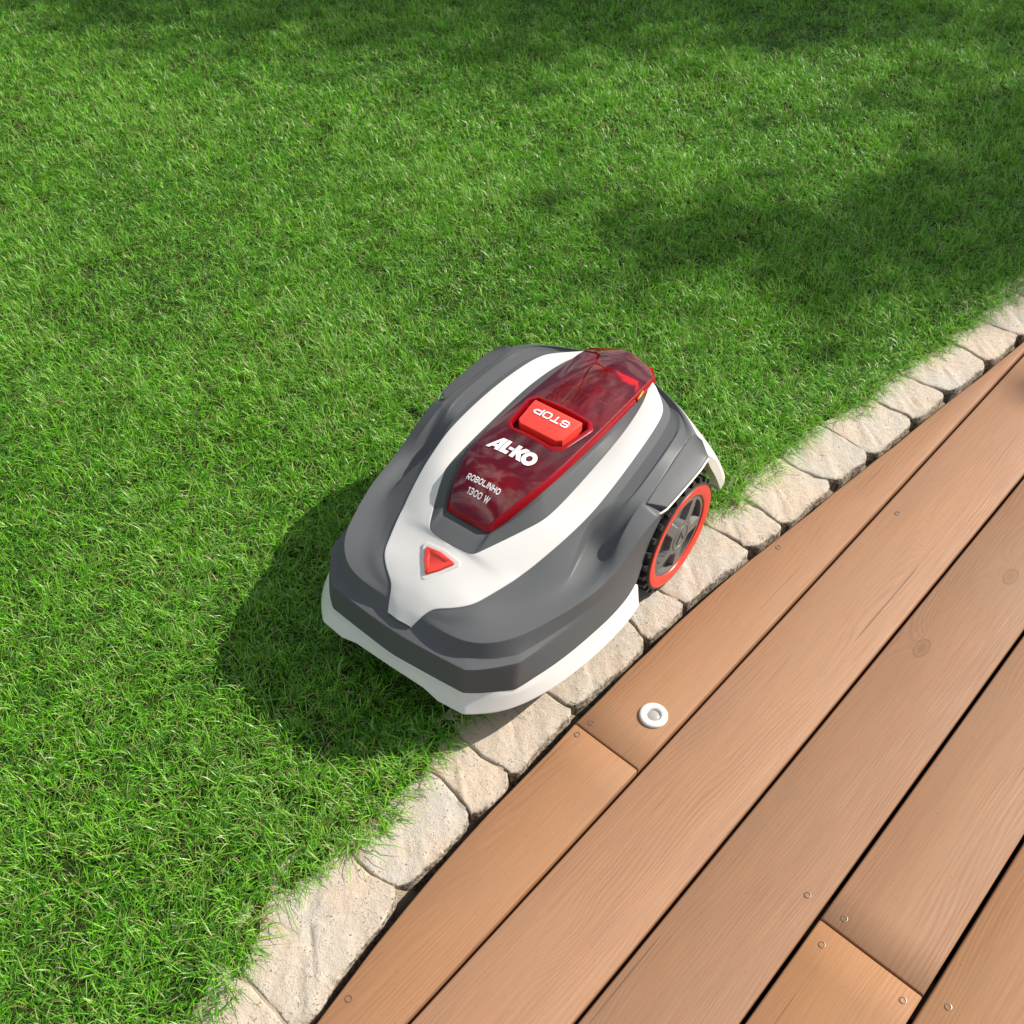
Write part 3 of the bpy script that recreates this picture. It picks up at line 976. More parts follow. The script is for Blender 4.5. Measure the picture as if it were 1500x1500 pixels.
# chamfered corners of the window for the stop key
ia, ib = cx_.index(-.081), cx_.index(-.163)
oct_ = []
def addv(x, y): return bm.verts.new((x, y, zc(x, y)))
for s_ in (1, -1):
    jj = 7 if s_ > 0 else 3
    c1 = grid[ia][jj]; c2 = grid[ib][jj]
    p1, p2 = addv(-.081, s_ * .036), addv(-.0925, s_ * RW(-.0925))
    bm.faces.new([c1, p1, p2] if s_ > 0 else [c1, p2, p1])
    p3, p4 = addv(-.152, s_ * RW(-.152)), addv(-.163, s_ * .048)
    bm.faces.new([c2, p3, p4] if s_ > 0 else [c2, p4, p3])
cover = bm_obj('clear_cover', bm, M['glass'], mower, sharp=28)
tag(cover, 'dark red see-through cover')
def zb(x): return float(np.interp(-x, [-.078, -.05, -.006, .03, .1, .186, .244, .3, .35], [.2398, .2502, .2685, .2745, .2755, .2725, .2722, .2725, .2690]))
bm = bmesh.new()
cols = []
for s_ in (1,):
    top_pts = [(.0735, 0.0)] + [(x, hw(x)) for x in cx_] + [(-.3525, 0.0)]
    for x, y in top_pts:
        nx_ = 0.0045 if x > .068 else (-0.005 if x < -.33 else 0)
        ny_ = 0 if y == 0 else 0.0052
        t = Vector((x, y, zc(min(.073, max(-.352, x)), y)))
        b = Vector((x + nx_, y + ny_, zb(x) + 0.0004))
        cols.append([(t.x - nx_ * .2, t.y - ny_ * .2, t.z - .0002), (t.x + nx_ * .15, t.y + ny_ * .15, t.z - .0012), tuple(t.lerp(b, .5)), tuple(b)])
patch(bm, cols)
weld(bm)
bm_obj('cover_rim', bm, M['glassrim'], mower, sharp=60)

# well of the stop key: octagonal collar and walls
octo = [(-.081, .036), (-.0925, RW(-.0925)), (-.152, RW(-.152)), (-.163, .048), (-.163, -.048), (-.152, -RW(-.152)), (-.0925, -RW(-.0925)), (-.081, -.036)]
ocx, ocy = -.122, 0.0
bm = bmesh.new()
lev = [(1.11, 0.0000), (1.03, 0.0016), (0.985, 0.0008), (0.95, -0.006), (0.925, -0.018)]
cols = []
fine_oct = []
for i in range(8):
    a, b = octo[i], octo[(i + 1) % 8]
    nn = 6 if i in (1, 3, 5, 7) else 2
    nn = 8 if i in (3, 7) else nn
    for k in range(nn):
        fine_oct.append((a[0] + (b[0] - a[0]) * k / nn, a[1] + (b[1] - a[1]) * k / nn))
for x, y in fine_oct:
    c = []
    for s_, dz in lev:
        X, Y = ocx + (x - ocx) * s_, y * s_
        c.append((X, Y, zc(X, Y) + dz))
    cols.append(c)
patch(bm, cols, mirror=False, closed=True)
bm_obj('key_well', bm, M['glassrim'], mower, sharp=50)
bm = bmesh.new()
prism(bm, [(ocx + (x - ocx) * .94, y * .94) for x, y in octo], .262, .2745)
bm_obj('well_floor', bm, M['black'], mower, smooth=False)

# stop key
bm = bmesh.new()
key = [(-.0965, .034), (-.1035, .0415), (-.1500, .0455), (-.1525, .0440), (-.1525, -.0440), (-.1500, -.0455), (-.1035, -.0415), (-.0965, -.034)]
prism(bm, key, lambda x, y: .268, lambda x, y: .2950 + (-.12 - x) * 0.055, bevel=0.0030)
key_o = bm_obj('stop_key', bm, M['red'], mower, sharp=35)
kz = lambda x, y: .2950 + (-.12 - x) * 0.055
# fittings seen through the cover
bm = bmesh.new()
for x, y, dx, dy in ((-.222, -.052, .022, .017), (-.252, -.046, .022, .020), (-.252, -.014, .022, .020), (-.222, -.018, .026, .036), (-.222, .030, .022, .020), (-.252, .028, .022, .020), (-.196, -.052, .012, .016)):
    prism(bm, [(x - dx / 2, y - dy / 2), (x + dx / 2, y - dy / 2), (x + dx / 2, y + dy / 2), (x - dx / 2, y + dy / 2)], .262, .2715, 0.0012)
keys = bm_obj('keypad', bm, M['inner'], mower, sharp=40)
bm = bmesh.new()
prism(bm, [(-.186, -.062), (-.186, .062), (-.268, .060), (-.268, -.060)], .258, .2672)
bm_obj('keypad_plate', bm, M['innerred'], mower, smooth=False)
bm = bmesh.new()
prism(bm, [(-.2920, -.058), (-.2920, .052), (-.3080, .048), (-.3080, -.022), (-.3300, -.044), (-.3180, -.054)], .258, .2770, 0.002)
bm_obj('flap_hinge', bm, M['innerred'], mower, sharp=40)
bm = bmesh.new()
lathe(bm, [(.027, .240), (.0265, .258), (.022, .2665), (.012, .2690), (0, .270)], 32, 'Z')
bmesh.ops.translate(bm, verts=bm.verts, vec=(-.008, .004, -.002))
bm_obj('rain_sensor_dome', bm, M['red'], mower, sharp=50)
bm = bmesh.new()
prism(bm, [(-.268, .0715), (-.290, .0675), (-.290, .0695), (-.268, .0735)], .2728, .2790, .0008)
bm_obj('indicator_lens', bm, M['amber'], mower)

# --- lettering (flat print): strokes with mitred corners on a unit cell
def stroke(pts, t, closed=False):
    P = [Vector(p) for p in pts]
    n = len(P)
    L, Rr = [], []
    for i in range(n):
        a = P[i - 1] if (closed or i) else None
        c = P[(i + 1) % n] if (closed or i < n - 1) else None
        d1 = (P[i] - a).normalized() if a is not None else None
        d2 = (c - P[i]).normalized() if c is not None else None
        if d1 is None: d1 = d2
        if d2 is None: d2 = d1
        n1, n2 = Vector((-d1.y, d1.x)), Vector((-d2.y, d2.x))
        k = n1 + n2
        k = k / k.dot(n1)
        L.append(P[i] + k * t / 2)
        Rr.append(P[i] - k * t / 2)
    quads = []
    for i in range(n if closed else n - 1):
        j = (i + 1) % n
        quads.append([Rr[i], Rr[j], L[j], L[i]])
    return quads
def glyph(ch, w, t, c=.2):
    h = t / 2
    x0, x1, y0, y1, m = h, w - h, h, 1 - h, .5
    box = [(x0 + c, y0), (x1 - c, y0), (x1, y0 + c), (x1, y1 - c), (x1 - c, y1), (x0 + c, y1), (x0, y1 - c), (x0, y0 + c)]
    q = []
    if ch in 'O0': q += stroke(box, t, True)
    elif ch == 'S': q += stroke([(x0, .27), (x0, y0 + c), (x0 + c, y0), (x1 - c, y0), (x1, y0 + c), (x1, m - c * .6), (x1 - c, m), (x0 + c, m), (x0, m + c * .6), (x0, y1 - c), (x0 + c, y1), (x1 - c, y1), (x1, y1 - c), (x1, .70)], t)
    elif ch == 'T': q += stroke([(0, y1), (w, y1)], t) + stroke([(w / 2, 0), (w / 2, 1 - t)], t)
    elif ch in 'PR':
        q += stroke([(x0, 0), (x0, y1), (x1 - c, y1), (x1, y1 - c), (x1, .44 + c), (x1 - c, .40), (x0 + h, .40)], t)
        if ch == 'R': q += stroke([(w * .52, .40 - h), (x1 + h * .3, 0)], t)
    elif ch == 'B': q += stroke([(x0, m), (x0, y1), (x1 - c, y1), (x1, y1 - c * .8), (x1, m + c * .8), (x1 - c * .6, m)], t) + stroke([(x1 - c * .6, m), (x1, m - c * .8), (x1, y0 + c * .8), (x1 - c, y0), (x0, y0), (x0, m)], t) + stroke([(x0 + h, m), (x1 - c * .6, m)], t)
    elif ch == 'L': q += stroke([(x0, 1), (x0, y0), (w, y0)], t)
    elif ch == 'I': q += stroke([(h, 0), (h, 1)], t)
    elif ch == 'N': q += stroke([(x0, 0), (x0, y1), (x0 + t * .5, y1), (x1 - t * .5, y0), (x1, y0), (x1, 1)], t)
    elif ch == 'H': q += stroke([(x0, 0), (x0, 1)], t) + stroke([(x1, 0), (x1, 1)], t) + stroke([(x0 + h, m), (x1 - h, m)], t)
    elif ch == '1': q += stroke([(x0, .78), (x0 + .22, y1), (x1, y1), (x1, 0)], t)
    elif ch == '3': q += stroke([(x0, y1), (x1 - c, y1), (x1, y1 - c), (x1, m + c * .7), (x1 - c * .6, m)], t) + stroke([(x1 - c * .6, m), (x1, m - c * .7), (x1, y0 + c), (x1 - c, y0), (x0, y0)], t) + stroke([(x0 + .2, m), (x1 - c * .6, m)], t)
    elif ch == 'W': q += stroke([(x0 * .6, 1), (w * .28, y0), (w * .5, .9), (w * .72, y0), (w - x0 * .6, 1)], t)
    return q
def polyfill(outer, hole=None):
    loops = [[Vector((x, y, 0)) for x, y in outer]]
    if hole: loops.append([Vector((x, y, 0)) for x, y in hole])
    pts = [v for l in loops for v in l]
    return [[pts[i].xy for i in tri_] for tri_ in tessellate_polygon(loops)]
def print_text(name, polys, origin, right, up, zf, parent, m=None, flip=False):
    """polys in text units -> printed on the surface zf(x,y)"""
    bm = bmesh.new()
    for P in polys:
        # cut long strokes so that the print follows the surface
        try:
            bm.faces.new([bm.verts.new((origin[0] + right[0] * p[0] + up[0] * p[1], origin[1] + right[1] * p[0] + up[1] * p[1], 0)) for p in P])
        except ValueError:
            pass
    bmesh.ops.triangulate(bm, faces=bm.faces)
    for _ in range(2):
        es = [e for e in bm.edges if e.calc_length() > 0.004]
        if es: bmesh.ops.subdivide_edges(bm, edges=es, cuts=1)
    bmesh.ops.triangulate(bm, faces=bm.faces)
    for v in bm.verts:
        v.co.z = zf(v.co.x, v.co.y) + 0.0012
    for f in bm.faces:
        f.normal_update()
        if f.normal.z < 0: f.normal_flip()
    return bm_obj(name, bm, m or M['print'], parent, smooth=False, fix=False)
def line(txt, w, t, gapw, widths={}):
    x, out = 0, []
    for ch in txt:
        if ch == ' ':
            x += w * .55
            continue
        ww = widths.get(ch, w)
        out += [[(p.x + x, p.y) for p in P] for P in glyph(ch, ww, t)]
        x += ww + gapw
    return out, x - gapw
# STOP, read from behind: right = -Y, up = +X
pol, wid = line('STOP', 1.25, .19, .16)
k = .0145
print_text('lettering', pol, (-.1400, .0325), (0, -.0640 / wid), (k, 0), kz, key_o)
# brand lettering: right = +Y, up = -X
def ring2(cx, cy, rx, ry, n=28): return [(cx + rx * math.cos(2 * math.pi * i / n), cy + ry * math.sin(2 * math.pi * i / n)) for i in range(n)]
pol = []
pol += polyfill([(0, 0), (.30, 0), (.40, .17), (.70, .17), (.70, 0), (1.0, 0), (1.0, 1), (.62, 1)], [(.52, .38), (.70, .38), (.70, .70)])
pol += polyfill([(1.06, 0), (1.70, 0), (1.70, .26), (1.36, .26), (1.36, 1), (1.06, 1)])
pol += polyfill([(1.52, .42), (1.86, .42), (1.86, .62), (1.52, .62)])
pol += polyfill([(1.92, 0), (2.22, 0), (2.22, .36), (2.50, 0), (2.86, 0), (2.48, .50), (2.84, 1), (2.48, 1), (2.22, .64), (2.22, 1), (1.92, 1)])
pol += polyfill(ring2(3.17, .5, .50, .52), ring2(3.17, .5, .215, .235)[::-1])
k = .0265
print_text('lettering', pol, (-.0275, -.0465), (0, .0835 / 3.67), (-k, 0), zc, cover)
pol, wid = line('ROBOLINHO', 1.0, .2, .16, {'I': .2})
k = .0088
print_text('lettering', pol, (.0355, -.0345), (0, .0605 / wid), (-k, 0), zc, cover)
pol, wid = line('1300 W', 1.0, .2, .16, {'1': .55, 'W': 1.35})
print_text('lettering', pol, (.0520, -.0215), (0, .0400 / wid), (-k, 0), zc, cover)

# --- white bumper skirt
bF = [(.2615, 0), (.2590, .036), (.2560, .068), (.2540, .090), (.2510, .1262), (.2355, .1505), (.2005, .1825), (.155, .1975), (.105, .2085), (.060, .2145), (.010, .220), (-.030, .2195), (-.0710, .2132)]
bL = [(.2635, 0), (.2615, .038), (.2585, .070), (.2565, .0925), (.2532, .1285), (.2378, .1533), (.2032, .1862), (.1578, .2012), (.106, .2117), (.060, .2177), (.010, .2232), (-.030, .2225), (-.0700, .2162)]
bB = [(.2687, 0, .0965), (.2680, .044, .0965), (.2670, .066, .0945), (.2690, .094, .0885), (.2642, .138, .0882), (.2475, .159, .0875), (.2165, .1875, .0870), (.160, .2115, .0875), (.107, .2235, .088), (.055, .2310, .088), (.005, .2345, .088), (-.030, .2330, .0875), (-.0535, .2305, .087)]
bm = bmesh.new()
cols = []
for f_, l_, b_ in zip(bF, bL, bB):
    u = (b_[0] * .985, b_[1] * .97, b_[2] - .0055)
    cols.append([(f_[0] * .98, f_[1] * .98, .1205), (f_[0], f_[1], .1152), (l_[0], l_[1], .1082), b_, u, (b_[0] * .93, b_[1] * .9, b_[2])])
e = cols[-1]
cols.append([(p[0], p[1] - .02, p[2]) for p in e])
patch(bm, cols)
weld(bm)
for k_ in (1, 2, 3, 4):
    crease_lines(bm, [[c[k_] for c in cols[:-1]]], 1.0)
crease_lines(bm, [e[1:]], 1.0)
crease_lines(bm, [[c[k_] for k_ in range(1, 5)] for c in (cols[4],)], 0.7)
crease_lines(bm, [[c[k_] for k_ in range(2, 5)] for c in (cols[2], cols[3])], 1.0)
subsurf(bm_obj('bumper', bm, M['white'], mower), 3)

# --- wheel covers with their pale lip
def mirrored(name, build, m, lv=0, sharp=None, label=None):
    out = []
    for s_ in (1, -1):
        bm = bmesh.new()
        build(bm)
        if s_ < 0:
            for v in bm.verts:
                v.co.y *= -1
            bmesh.ops.reverse_faces(bm, faces=bm.faces)
        o = bm_obj(name, bm, m, mower, sharp=sharp)
        if lv: subsurf(o, lv)
        out.append(o)
    return out
Sx = [(-.1066, .1937, .2508), (-.1445, .1890, .2558), (-.1800, .1855, .2585), (-.2300, .1792, .2624), (-.2525, .1775, .2645), (-.2650, .1795, .2660)]
Ex = [(-.1272, .2180, .2403), (-.150, .2183, .2413), (-.190, .2182, .2430), (-.228, .2175, .2445), (-.2525, .2150, .2462), (-.2635, .1955, .2610)]
Mx = [tuple(Vector(a_).lerp(Vector(b_), .55) + Vector((0, 0, .0006))) for a_, b_ in zip(Sx, Ex)]
def wc(bm):
    cols = []
    for i, (a, b, c) in enumerate(zip(Sx, Mx, Ex)):
        cols.append([(a[0], a[1] + .0005, a[2] - .006), (a[0], a[1] + .0008, a[2]), b, c, (c[0], c[1] - .0008, c[2] - .005), (c[0], c[1] - .012, c[2] - .008)])
    fr = [(-.1120, .1930, .206), (-.1120, .1930, .206), (-.1220, .2050, .206), (-.1300, .2125, .210), (-.1300, .2120, .206), (-.132, .2, .204)]
    patch(bm, [fr] + cols, mirror=False)
    weld(bm)
    for k_ in (1, 3, 4):
        crease_lines(bm, [[c[k_] for c in cols]], 1.0)
    crease_lines(bm, [cols[0]], 1.0)
    crease_lines(bm, [cols[-1]], 1.0)
    crease_lines(bm, [[cols[4][3], cols[4][4]]], 1.0)
mirrored('wheel_cover', wc, M['dark'], 3)
def trim(bm):
    P = [(-.0985, .1985, .2310), (-.1080, .2085, .2320), (-.1165, .2150, .2335), (-.1272, .2183, .2355), (-.150, .2186, .2368), (-.190, .2186, .2386), (-.228, .2178, .2402), (-.2528, .2150, .2412)]
    tube(bm, P, [.0008, .0014, .0018, .0018, .0017, .0017, .0017, .0017], 8)
mirrored('arch_trim', trim, M['ivory'])

# --- white rear skirt
rs = [[(-.325, 0, .235), (-.343, 0, .2570), (-.353, 0, .235), (-.366, 0, .170), (-.372, 0, .100), (-.366, 0, .094)],
      [(-.321, .06, .235), (-.3400, .06, .2590), (-.350, .06, .235), (-.364, .06, .170), (-.370, .06, .100), (-.364, .06, .094)],
      [(-.290, .124, .240), (-.3070, .1355, .2645), (-.321, .1420, .236), (-.348, .1475, .172), (-.366, .151, .100), (-.360, .149, .094)],
      [(-.260, .162, .240), (-.2750, .1760, .2615), (-.302, .1790, .236), (-.340, .1840, .172), (-.370, .187, .104), (-.364, .185, .098)],
      [(-.250, .180, .240), (-.2635, .1962, .2560), (-.294, .2005, .2240), (-.333, .2020, .1700), (-.3705, .2005, .112), (-.365, .199, .094)],
      [(-.250, .200, .236), (-.2570, .2132, .2440), (-.287, .2120, .2140), (-.322, .2080, .1660), (-.3685, .2030, .0880), (-.362, .202, .080)],
      [(-.252, .204, .236), (-.2560, .2120, .2350), (-.282, .2110, .1920), (-.316, .2070, .1480), (-.3585, .2020, .0785), (-.356, .200, .077)],
      [(-.252, .185, .236), (-.2560, .185, .2350), (-.284, .185, .1920), (-.320, .185, .1480), (-.3615, .185, .0785), (-.358, .184, .077)]]
bm = bmesh.new()
patch(bm, rs)
weld(bm)
crease_lines(bm, [rs[5], rs[6]], 1.0)
crease_lines(bm, [[c[1] for c in rs]], 0.7)
crease_lines(bm, [[c[4] for c in rs]], 0.7)
subsurf(bm_obj('rear_skirt', bm, M['white'], mower), 3)

# --- chassis (plain dark box added to block light under the shell) and castor
bm = bmesh.new()
prism(bm, [(.215, .11), (.16, .165), (-.06, .17), (-.06, .145), (-.36, .145), (-.36, -.145), (-.06, -.145), (-.06, -.17), (.16, -.165), (.215, -.11)], .062, .16, .006)
bm_obj('chassis_light_block', bm, M['black'], mower, smooth=False)
for s_ in (1, -1):
    bm = bmesh.new()
    lathe(bm, [(.0, -.013), (.034, -.013), (.040, -.008), (.042, 0), (.040, .008), (.034, .013), (0, .013)], 28)
    o = bm_obj('castor', bm, M['rubber'], mower, sharp=40)
    o.location = (.165, s_ * .11, .044)

# --- driven wheels: hub disc with five pockets > tyre, rim, badge
RO, RI = 0.092, 0.0735
def hub_mesh():
    bm = bmesh.new()
    seg = 150
    NSP = 5
    radii = [0.0, 0.0135, 0.0215, 0.026, 0.0300, 0.058, 0.0625, 0.0665, RI + .001]
    def face_y(r):
        return .0035 * (1 - (r / RI) ** 2)
    def pocket(r, th):
        # trapezium pocket between the spokes
        ph = (th / (2 * math.pi) * NSP) % 1.0
        inside = abs(ph - 0.5) < 0.5 - 0.0078 * NSP / (2 * math.pi * max(r, .02)) * 1.25
        return inside and 0.0325 < r < 0.0660
    rings = []
    for r in (0.0135, 0.0215, 0.0290, 0.0318, 0.0330, 0.038, 0.044, 0.050, 0.057, 0.0640, 0.0655, 0.0664, 0.0695, RI + .001):
        row = []
        for k in range(seg):
            th = 2 * math.pi * k / seg
            dep = -.0095 if pocket(r, th) else 0
            row.append(bm.verts.new((r * math.cos(th), face_y(r) + dep, r * math.sin(th))))
        rings.append(row)
    c = bm.verts.new((0, face_y(0), 0))
    for k in range(seg):
        bm.faces.new([c, rings[0][k], rings[0][(k + 1) % seg]])
    for A, B in zip(rings, rings[1:]):
        for k in range(seg):
            bm.faces.new([A[k], A[(k + 1) % seg], B[(k + 1) % seg], B[k]])
    return bm
def wheel(s_):
    bm = hub_mesh()
    w = bm_obj('wheel', bm, M['hub'], mower, smooth=True, sharp=25)
    w.location = (-.188, .2165 * s_, .1205)
    w.rotation_euler = (0, R(20), 0) if s_ > 0 else (0, 0, math.pi)
    bm = bmesh.new()
    lathe(bm, [(RI, -.004), (RI, .0004), (RI + .0012, .0022), (RO - .003, .0045), (RO - .0004, .0042), (RO + .0004, .0025), (RO, -.03)], 96)
    bm_obj('rim', bm, M['rimred'], w, sharp=40)
    bm = bmesh.new()
    lathe(bm, [(RO - .0005, .0030), (RO + .0016, .0038), (RO + .0032, .0022), (RO + .0036, -.004), (RO + .0036, -.046), (RO - .004, -.050), (.05, -.050)], 96)
    NL = 26
    for i in range(NL):
        th = 2 * math.pi * i / NL
        for row, (y0, y1) in enumerate(((-.016, .0015), (-.034, -.018), (-.050, -.036))):
            t0 = th + (math.pi / NL if row == 1 else 0)
            dth = 0.050
            vs = []
            for r, k in ((RO + .003, 1.0), (RO + .0118, .72)):
                for y in (y0, y1):
                    yy = y if r < RO + .005 else (y0 + y1) / 2 + (y - (y0 + y1) / 2) * .8
                    for d in (-dth * k, dth * k):
                        vs.append(bm.verts.new((r * math.cos(t0 + d), yy, r * math.sin(t0 + d))))
            a = vs
            for q in ((0, 1, 3, 2), (4, 5, 7, 6), (0, 1, 5, 4), (2, 3, 7, 6), (0, 2, 6, 4), (1, 3, 7, 5)):
                f = bm.faces.new([a[x] for x in q])
                f.material_index = 0
    bm_obj('tyre', bm, [M['rubber'], M['lug']], w, sharp=35)
    bm = bmesh.new()
    lathe(bm, [(.0205, .0026), (.0212, .0040), (.0226, .0040), (.0232, .0024)], 48)
    # triangular emblem in the ring
    P = [(0, .0125), (-.0105, -.0085), (.0105, -.0085)]
    for i in range(3):
        a, b = Vector(P[i]), Vector(P[(i + 1) % 3])
        d = (b - a).normalized()
        nrm = Vector((-d.y, d.x)) * .0013
        a2, b2 = a + d * .0012, b - d * .0012
        q = [a2 - nrm, b2 - nrm, b2 + nrm, a2 + nrm]
        lo = [bm.verts.new((p.x, .0030, p.y)) for p in q]
        hi = [bm.verts.new((p.x, .0049, p.y)) for p in q]
        bm.faces.new(hi)
        for k_ in range(4):
            bm.faces.new([lo[k_], lo[(k_ + 1) % 4], hi[(k_ + 1) % 4], hi[k_]])
    bd_ = bm_obj('badge', bm, M['hub'], w, sharp=40)
    bd_.rotation_euler = (0, R(-28), 0)
    return w
wheel(1)
wheel(-1)

# ------------------------------------------------------------------ lawn grass
def blades(name, X, Y, H, Wd, lean, ang, tone, z0, five=True):
    n = len(X)
    ca, sa = np.cos(ang), np.sin(ang)
    # width direction is across the lean, twisted a little
    tw = rng.normal(0, 0.5, n)
    wx, wy = -np.sin(ang + tw), np.cos(ang + tw)
    lev = [(0.0, 0.0, 0.8), (0.52, 0.30, 1.0), (1.0, 1.0, 0.0)] if not five else [(0.0, 0.0, .75), (0.4, 0.18, 1.0), (0.75, 0.55, .75), (1.0, 1.0, 0.0)]
    rows = []
    for hz, lx, ww in lev:
        d = lean * lx
        hh = H * hz - 0.35 * np.maximum(0, d - H * 0.4) * lx
        cx, cy = X + ca * d, Y + sa * d
        if ww > 0:
            rows.append(np.stack([cx - wx * Wd * ww / 2, cy - wy * Wd * ww / 2, z0 + hh], 1))
            rows.append(np.stack([cx + wx * Wd * ww / 2, cy + wy * Wd * ww / 2, z0 + hh], 1))
        else:
            rows.append(np.stack([cx, cy, z0 + hh], 1))
    k = len(rows)
    V = np.stack(rows, 1).reshape(-1, 3).astype(np.float32)
    base = (np.arange(n) * k)[:, None]
    tri = [(0, 1, 3), (0, 3, 2), (2, 3, 4)] if k == 5 else [(0, 1, 3), (0, 3, 2), (2, 3, 5), (2, 5, 4), (4, 5, 6)]
    T = (base[:, None, :] + np.array(tri)[None]).reshape(-1, 3).astype(np.int32)
    return V, T, np.repeat(tone, k), np.tile(np.array([l[0] for l in lev for _ in range(2 if l[2] > 0 else 1)]), n)

def gboundary(a):
    return np.interp(a, gr_a, gr_o)
def make_points(density, x0, x1, y0, y1, test):
    # two thirds of the blades stand in small tufts, the rest between them
    n = int(density * (x1 - x0) * (y1 - y0))
    nt = n * 2 // 3 // 11
    tx, ty = rng.uniform(x0, x1, nt), rng.uniform(y0, y1, nt)
    dx, dy = rng.normal(0, .0055, nt * 11), rng.normal(0, .0055, nt * 11)
    m_ = n - nt * 11
    X = np.concatenate([np.repeat(tx, 11) + dx, rng.uniform(x0, x1, m_)])
    Y = np.concatenate([np.repeat(ty, 11) + dy, rng.uniform(y0, y1, m_)])
    A = np.concatenate([np.arctan2(dy, dx), rng.uniform(0, 6.283, m_)])
    Q = np.concatenate([np.repeat(rng.normal(0, 1, nt), 11), rng.normal(0, .6, m_)])
    k = test(X, Y)
    return X[k], Y[k], A[k], Q[k]
def cnoise(x, y, s, seed):
    r = np.random.default_rng(seed)
    v = np.zeros_like(x)
    for _ in range(6):
        a = r.uniform(0, 6.28); f = s * r.uniform(.6, 1.8); p = r.uniform(0, 6.28)
        v += np.sin((x * math.cos(a) + y * math.sin(a)) * f + p)
    return v / 2.4
tp = math.tan(R(PITCH)); cp = math.cos(R(PITCH)); sp_ = math.sin(R(PITCH))
def infrustum(X, Y, mrg):
    d = Y * cp + 1.42 * sp_
    u = Y * sp_ - 1.42 * cp
    t = 750 / 1599.3
    return (np.abs(X) < d * t + mrg) & (np.abs(u) < d * t + mrg)
def onlawn(X, Y, push=0.0):
    o_ = X * NX + Y * NY
    a_ = X * DX + Y * DY
    return o_ < gboundary(a_) + 0.006 * np.sin(a_ * 47) + 0.007 * cnoise(X, Y, 45, 3) + push
P = []
P.append((make_points(92000, -1.25, 1.6, .3, 1.75, lambda X, Y: onlawn(X, Y) & infrustum(X, Y, .06)), True, 1.0))
P.append((make_points(84000, -1.6, 1.7, 1.75, 2.6, lambda X, Y: onlawn(X, Y) & infrustum(X, Y, .06)), False, 1.05))
P.append((make_points(64000, -2.1, 1.95, 2.6, 3.75, lambda X, Y: onlawn(X, Y) & infrustum(X, Y, .08)), False, 1.2))
P.append((make_points(19000, -2.7, 2.9, .0, 4.8, lambda X, Y: onlawn(X, Y) & ~infrustum(X, Y, .06)), False, 2.0))
VV, TT, tones, hts = [], [], [], []
vo = 0
for (X, Y, A0, Q0), five, wsc in P:
    n = len(X)
    c1 = cnoise(X, Y, 9, 21)
    c2 = cnoise(X, Y, 34, 22)
    H = np.clip(rng.normal(.0158, .0052, n) * (1 + .14 * c1 + .12 * c2 + .20 * Q0), .007, .05)
    lean = np.abs(rng.normal(.013, .009, n)) + .004
    # combed in patches, with plenty of stray directions
    comb = 1.6 * cnoise(X, Y, 9, 31) + 2.2 * cnoise(X, Y, 38, 32)
    ang = np.where(rng.random(n) < .25, comb, A0) + rng.normal(0, .6, n)
    # a few long lying blades
    lng = rng.random(n) < .05
    lean = np.where(lng, lean * 2.1 + .012, lean)
    H = np.where(lng, H * 1.05, H)
    o_ = X * NX + Y * NY
    a_ = X * DX + Y * DY
    near = gboundary(a_) - o_
    eb = np.exp(-np.maximum(near, 0) / .035)
    out_ang = math.atan2(NY, NX)
    hang = (rng.random(n) < .5 * eb)
    ang = np.where(hang, out_ang + rng.normal(0, .7, n), ang)
    lean = np.where(hang, lean + .010 + .014 * rng.random(n), lean)
    tone = np.clip(rng.normal(.50, .29, n) + .09 * c1 + .07 * c2 + .15 * Q0, 0.02, .93)
    dry = rng.random(n) < (.022 + .10 * eb + .02 * (c2 > 1.0))
    tone = np.where(dry, rng.uniform(.93, 1.0, n), tone)
    Wd = rng.uniform(.00085, .00175, n) * wsc
    thatch = rng.random(n) < .10
    H = np.where(thatch, H * .5, H)
    lean = np.where(thatch, .012 + .012 * rng.random(n), lean)
    tone = np.where(thatch, rng.uniform(.945, 1.0, n), tone)
    # thin dead thatch low down
    V, T, tn, ht = blades('g', X, Y, H, Wd, lean, ang, tone, np.interp(-np.maximum(near, .002), LAWN_X, LAWN_Z) + .004 * np.sin(X * 9.1) * np.sin(Y * 7.3), five)
    VV.append(V); TT.append(T + vo); tones.append(tn); hts.append(ht)
    vo += len(V)
# stray long blades lying out over the stones
nst = 260
a_ = np.concatenate([rng.uniform(-.2, 2.2, nst - 60), rng.normal(1.205, .025, 40), rng.normal(.53, .03, 20)])
o_ = gboundary(a_) + rng.uniform(-.02, .004, nst)
X, Y = o_ * NX + a_ * DX, o_ * NY + a_ * DY
V, T, tn, ht = blades('s', X, Y, rng.uniform(.018, .042, nst), rng.uniform(.0012, .002, nst), rng.uniform(.025, .06, nst), math.atan2(NY, NX) + rng.normal(0, .7, nst),
                      np.where(rng.random(nst) < .25, .96, rng.uniform(.3, .8, nst)), np.full(nst, .0165), True)
VV.append(V); TT.append(T + vo); tones.append(tn); hts.append(ht)
V = np.concatenate(VV); T = np.concatenate(TT); tn = np.concatenate(tones); ht = np.concatenate(hts)
me = bpy.data.meshes.new('grass')
me.vertices.add(len(V))
me.vertices.foreach_set('co', V.ravel())
me.loops.add(len(T) * 3)
me.loops.foreach_set('vertex_index', T.ravel())
me.polygons.add(len(T))
me.polygons.foreach_set('loop_start', np.arange(0, len(T) * 3, 3, dtype=np.int32))
me.polygons.foreach_set('use_smooth', np.ones(len(T), dtype=bool))
at = me.attributes.new('tone', 'FLOAT_COLOR', 'POINT')
at.data.foreach_set('color', np.stack([tn, ht, np.zeros_like(tn), np.ones_like(tn)], 1).astype(np.float32).ravel())
me.materials.append(M['grass'])
me.update()
print('grass triangles', len(T))
grass = link('grass', me)
tag(grass, 'short green lawn grass with a few dry blades', 'grass', kind='stuff')

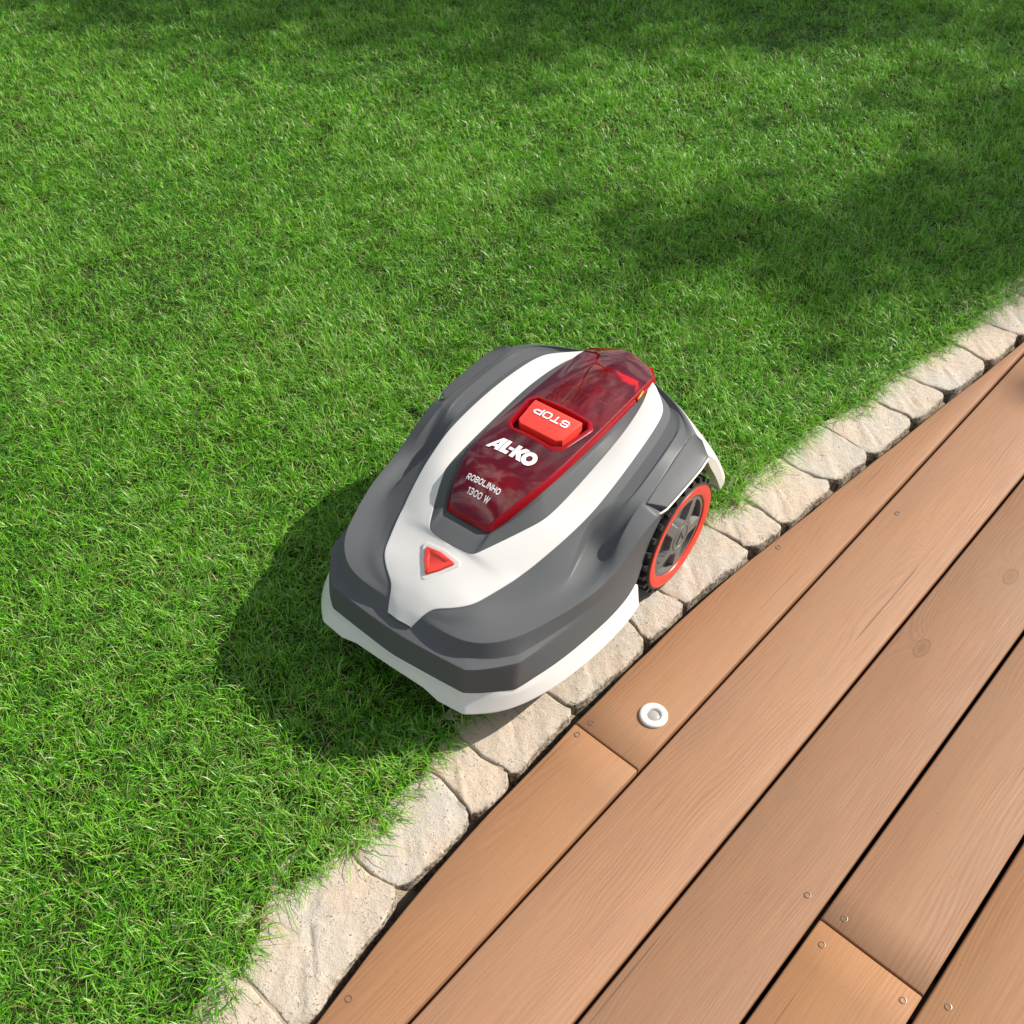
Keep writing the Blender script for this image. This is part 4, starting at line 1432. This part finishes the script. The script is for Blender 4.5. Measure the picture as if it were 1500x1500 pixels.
# ------------------------------------------------------------------ garden trees beyond the frame (cast the soft shade, mirror in the cover)
def tree(loc, height, label, blobs, nleaf, boughs, seed):
    r = np.random.default_rng(seed)
    t = empty('garden_tree', loc)
    tag(t, label, 'tree')
    bm = bmesh.new()
    tube(bm, [(0, 0, -.15), (.03, .02, height * .25), (-.04, .03, height * .5), (.05, 0, height * .8)], [.2, .16, .11, .03], 10)
    for b in boughs:
        tube(bm, b, [.07, .05, .02][:len(b)], 7)
    bm_obj('trunk', bm, M['bark'], t)
    # leaves gathered in sprays inside the crown volumes
    pts = []
    for (cx, cy, cz), (rx, ry, rz), wgt in blobs:
        ns = max(4, int(nleaf * wgt / 26))
        d = r.normal(size=(ns, 3))
        d /= np.linalg.norm(d, axis=1)[:, None]
        c = d * (r.random(ns) ** .45)[:, None] * np.array((rx, ry, rz)) + np.array((cx, cy, cz))
        p = np.repeat(c, 26, 0) + r.normal(size=(ns * 26, 3)) * .13
        pts.append(p)
    p = np.concatenate(pts)
    n = len(p)
    u = r.normal(size=(n, 3)); u /= np.linalg.norm(u, axis=1)[:, None]
    w = np.cross(u, r.normal(size=(n, 3))); w /= np.linalg.norm(w, axis=1)[:, None]
    s = r.uniform(.035, .07, n)[:, None]
    V = np.stack([p - u * s, p + w * s * .5, p + u * s, p - w * s * .5], 1).reshape(-1, 3)
    me = bpy.data.meshes.new('crown')
    me.from_pydata(V.tolist(), [], np.arange(n * 4).reshape(-1, 4).tolist())
    me.materials.append(M['leaf'])
    link('crown', me, t)
    return t
CT = 1 / math.tan(R(SUN_EL))
def over(gx, gy, h, base):
    return (gx + h * CT * math.cos(R(SUN_AZ)) - base[0], gy + h * CT * math.sin(R(SUN_AZ)) - base[1], h)
TB = (7.8, 7.6, 0)
b1, b2, b3, b4 = over(.95, 2.22, 4.5, TB), over(.45, 2.18, 4.55, TB), over(1.5, 2.3, 4.6, TB), over(1.7, 2.9, 4.8, TB)
tree(TB, 6.5, 'leafy garden tree to the right of the lawn whose bough shades the grass',
     [(over(.75, 4.75, 5.4, TB), (2.2, 1.5, 1.4), 1.0), (b1, (.38, .13, .10), .014), (b2, (.30, .09, .10), .006), (b3, (.45, .25, .15), .03), (b4, (.5, .5, .3), .03)],
     28000, [[(0, 0, 3.2), (b4[0] * .6, b4[1] * .6, 4.4), b3], [(0, 0, 3.5), (1, .5, 4.6), (1.6, .8, 5.4)], [(0, 0, 3.4), (-1, .6, 4.5), (-1.8, .8, 5.2)]], 5)
tree((0.2, 11.0, 0), 11, 'tall loose tree at the far end of the lawn',
     [((0, 0, 9.0), (2.6, 2.0, 2.2), .5), ((-1.6, .3, 7.0), (1.4, 1.2, 1.0), .25), ((1.7, -.2, 7.4), (1.2, 1.2, 1.2), .25)],
     7000, [[(0, 0, 4), (-1, .2, 6), (-1.8, .3, 7.5)], [(0, 0, 4.5), (1, 0, 6.3), (1.9, -.2, 7.8)]], 9)
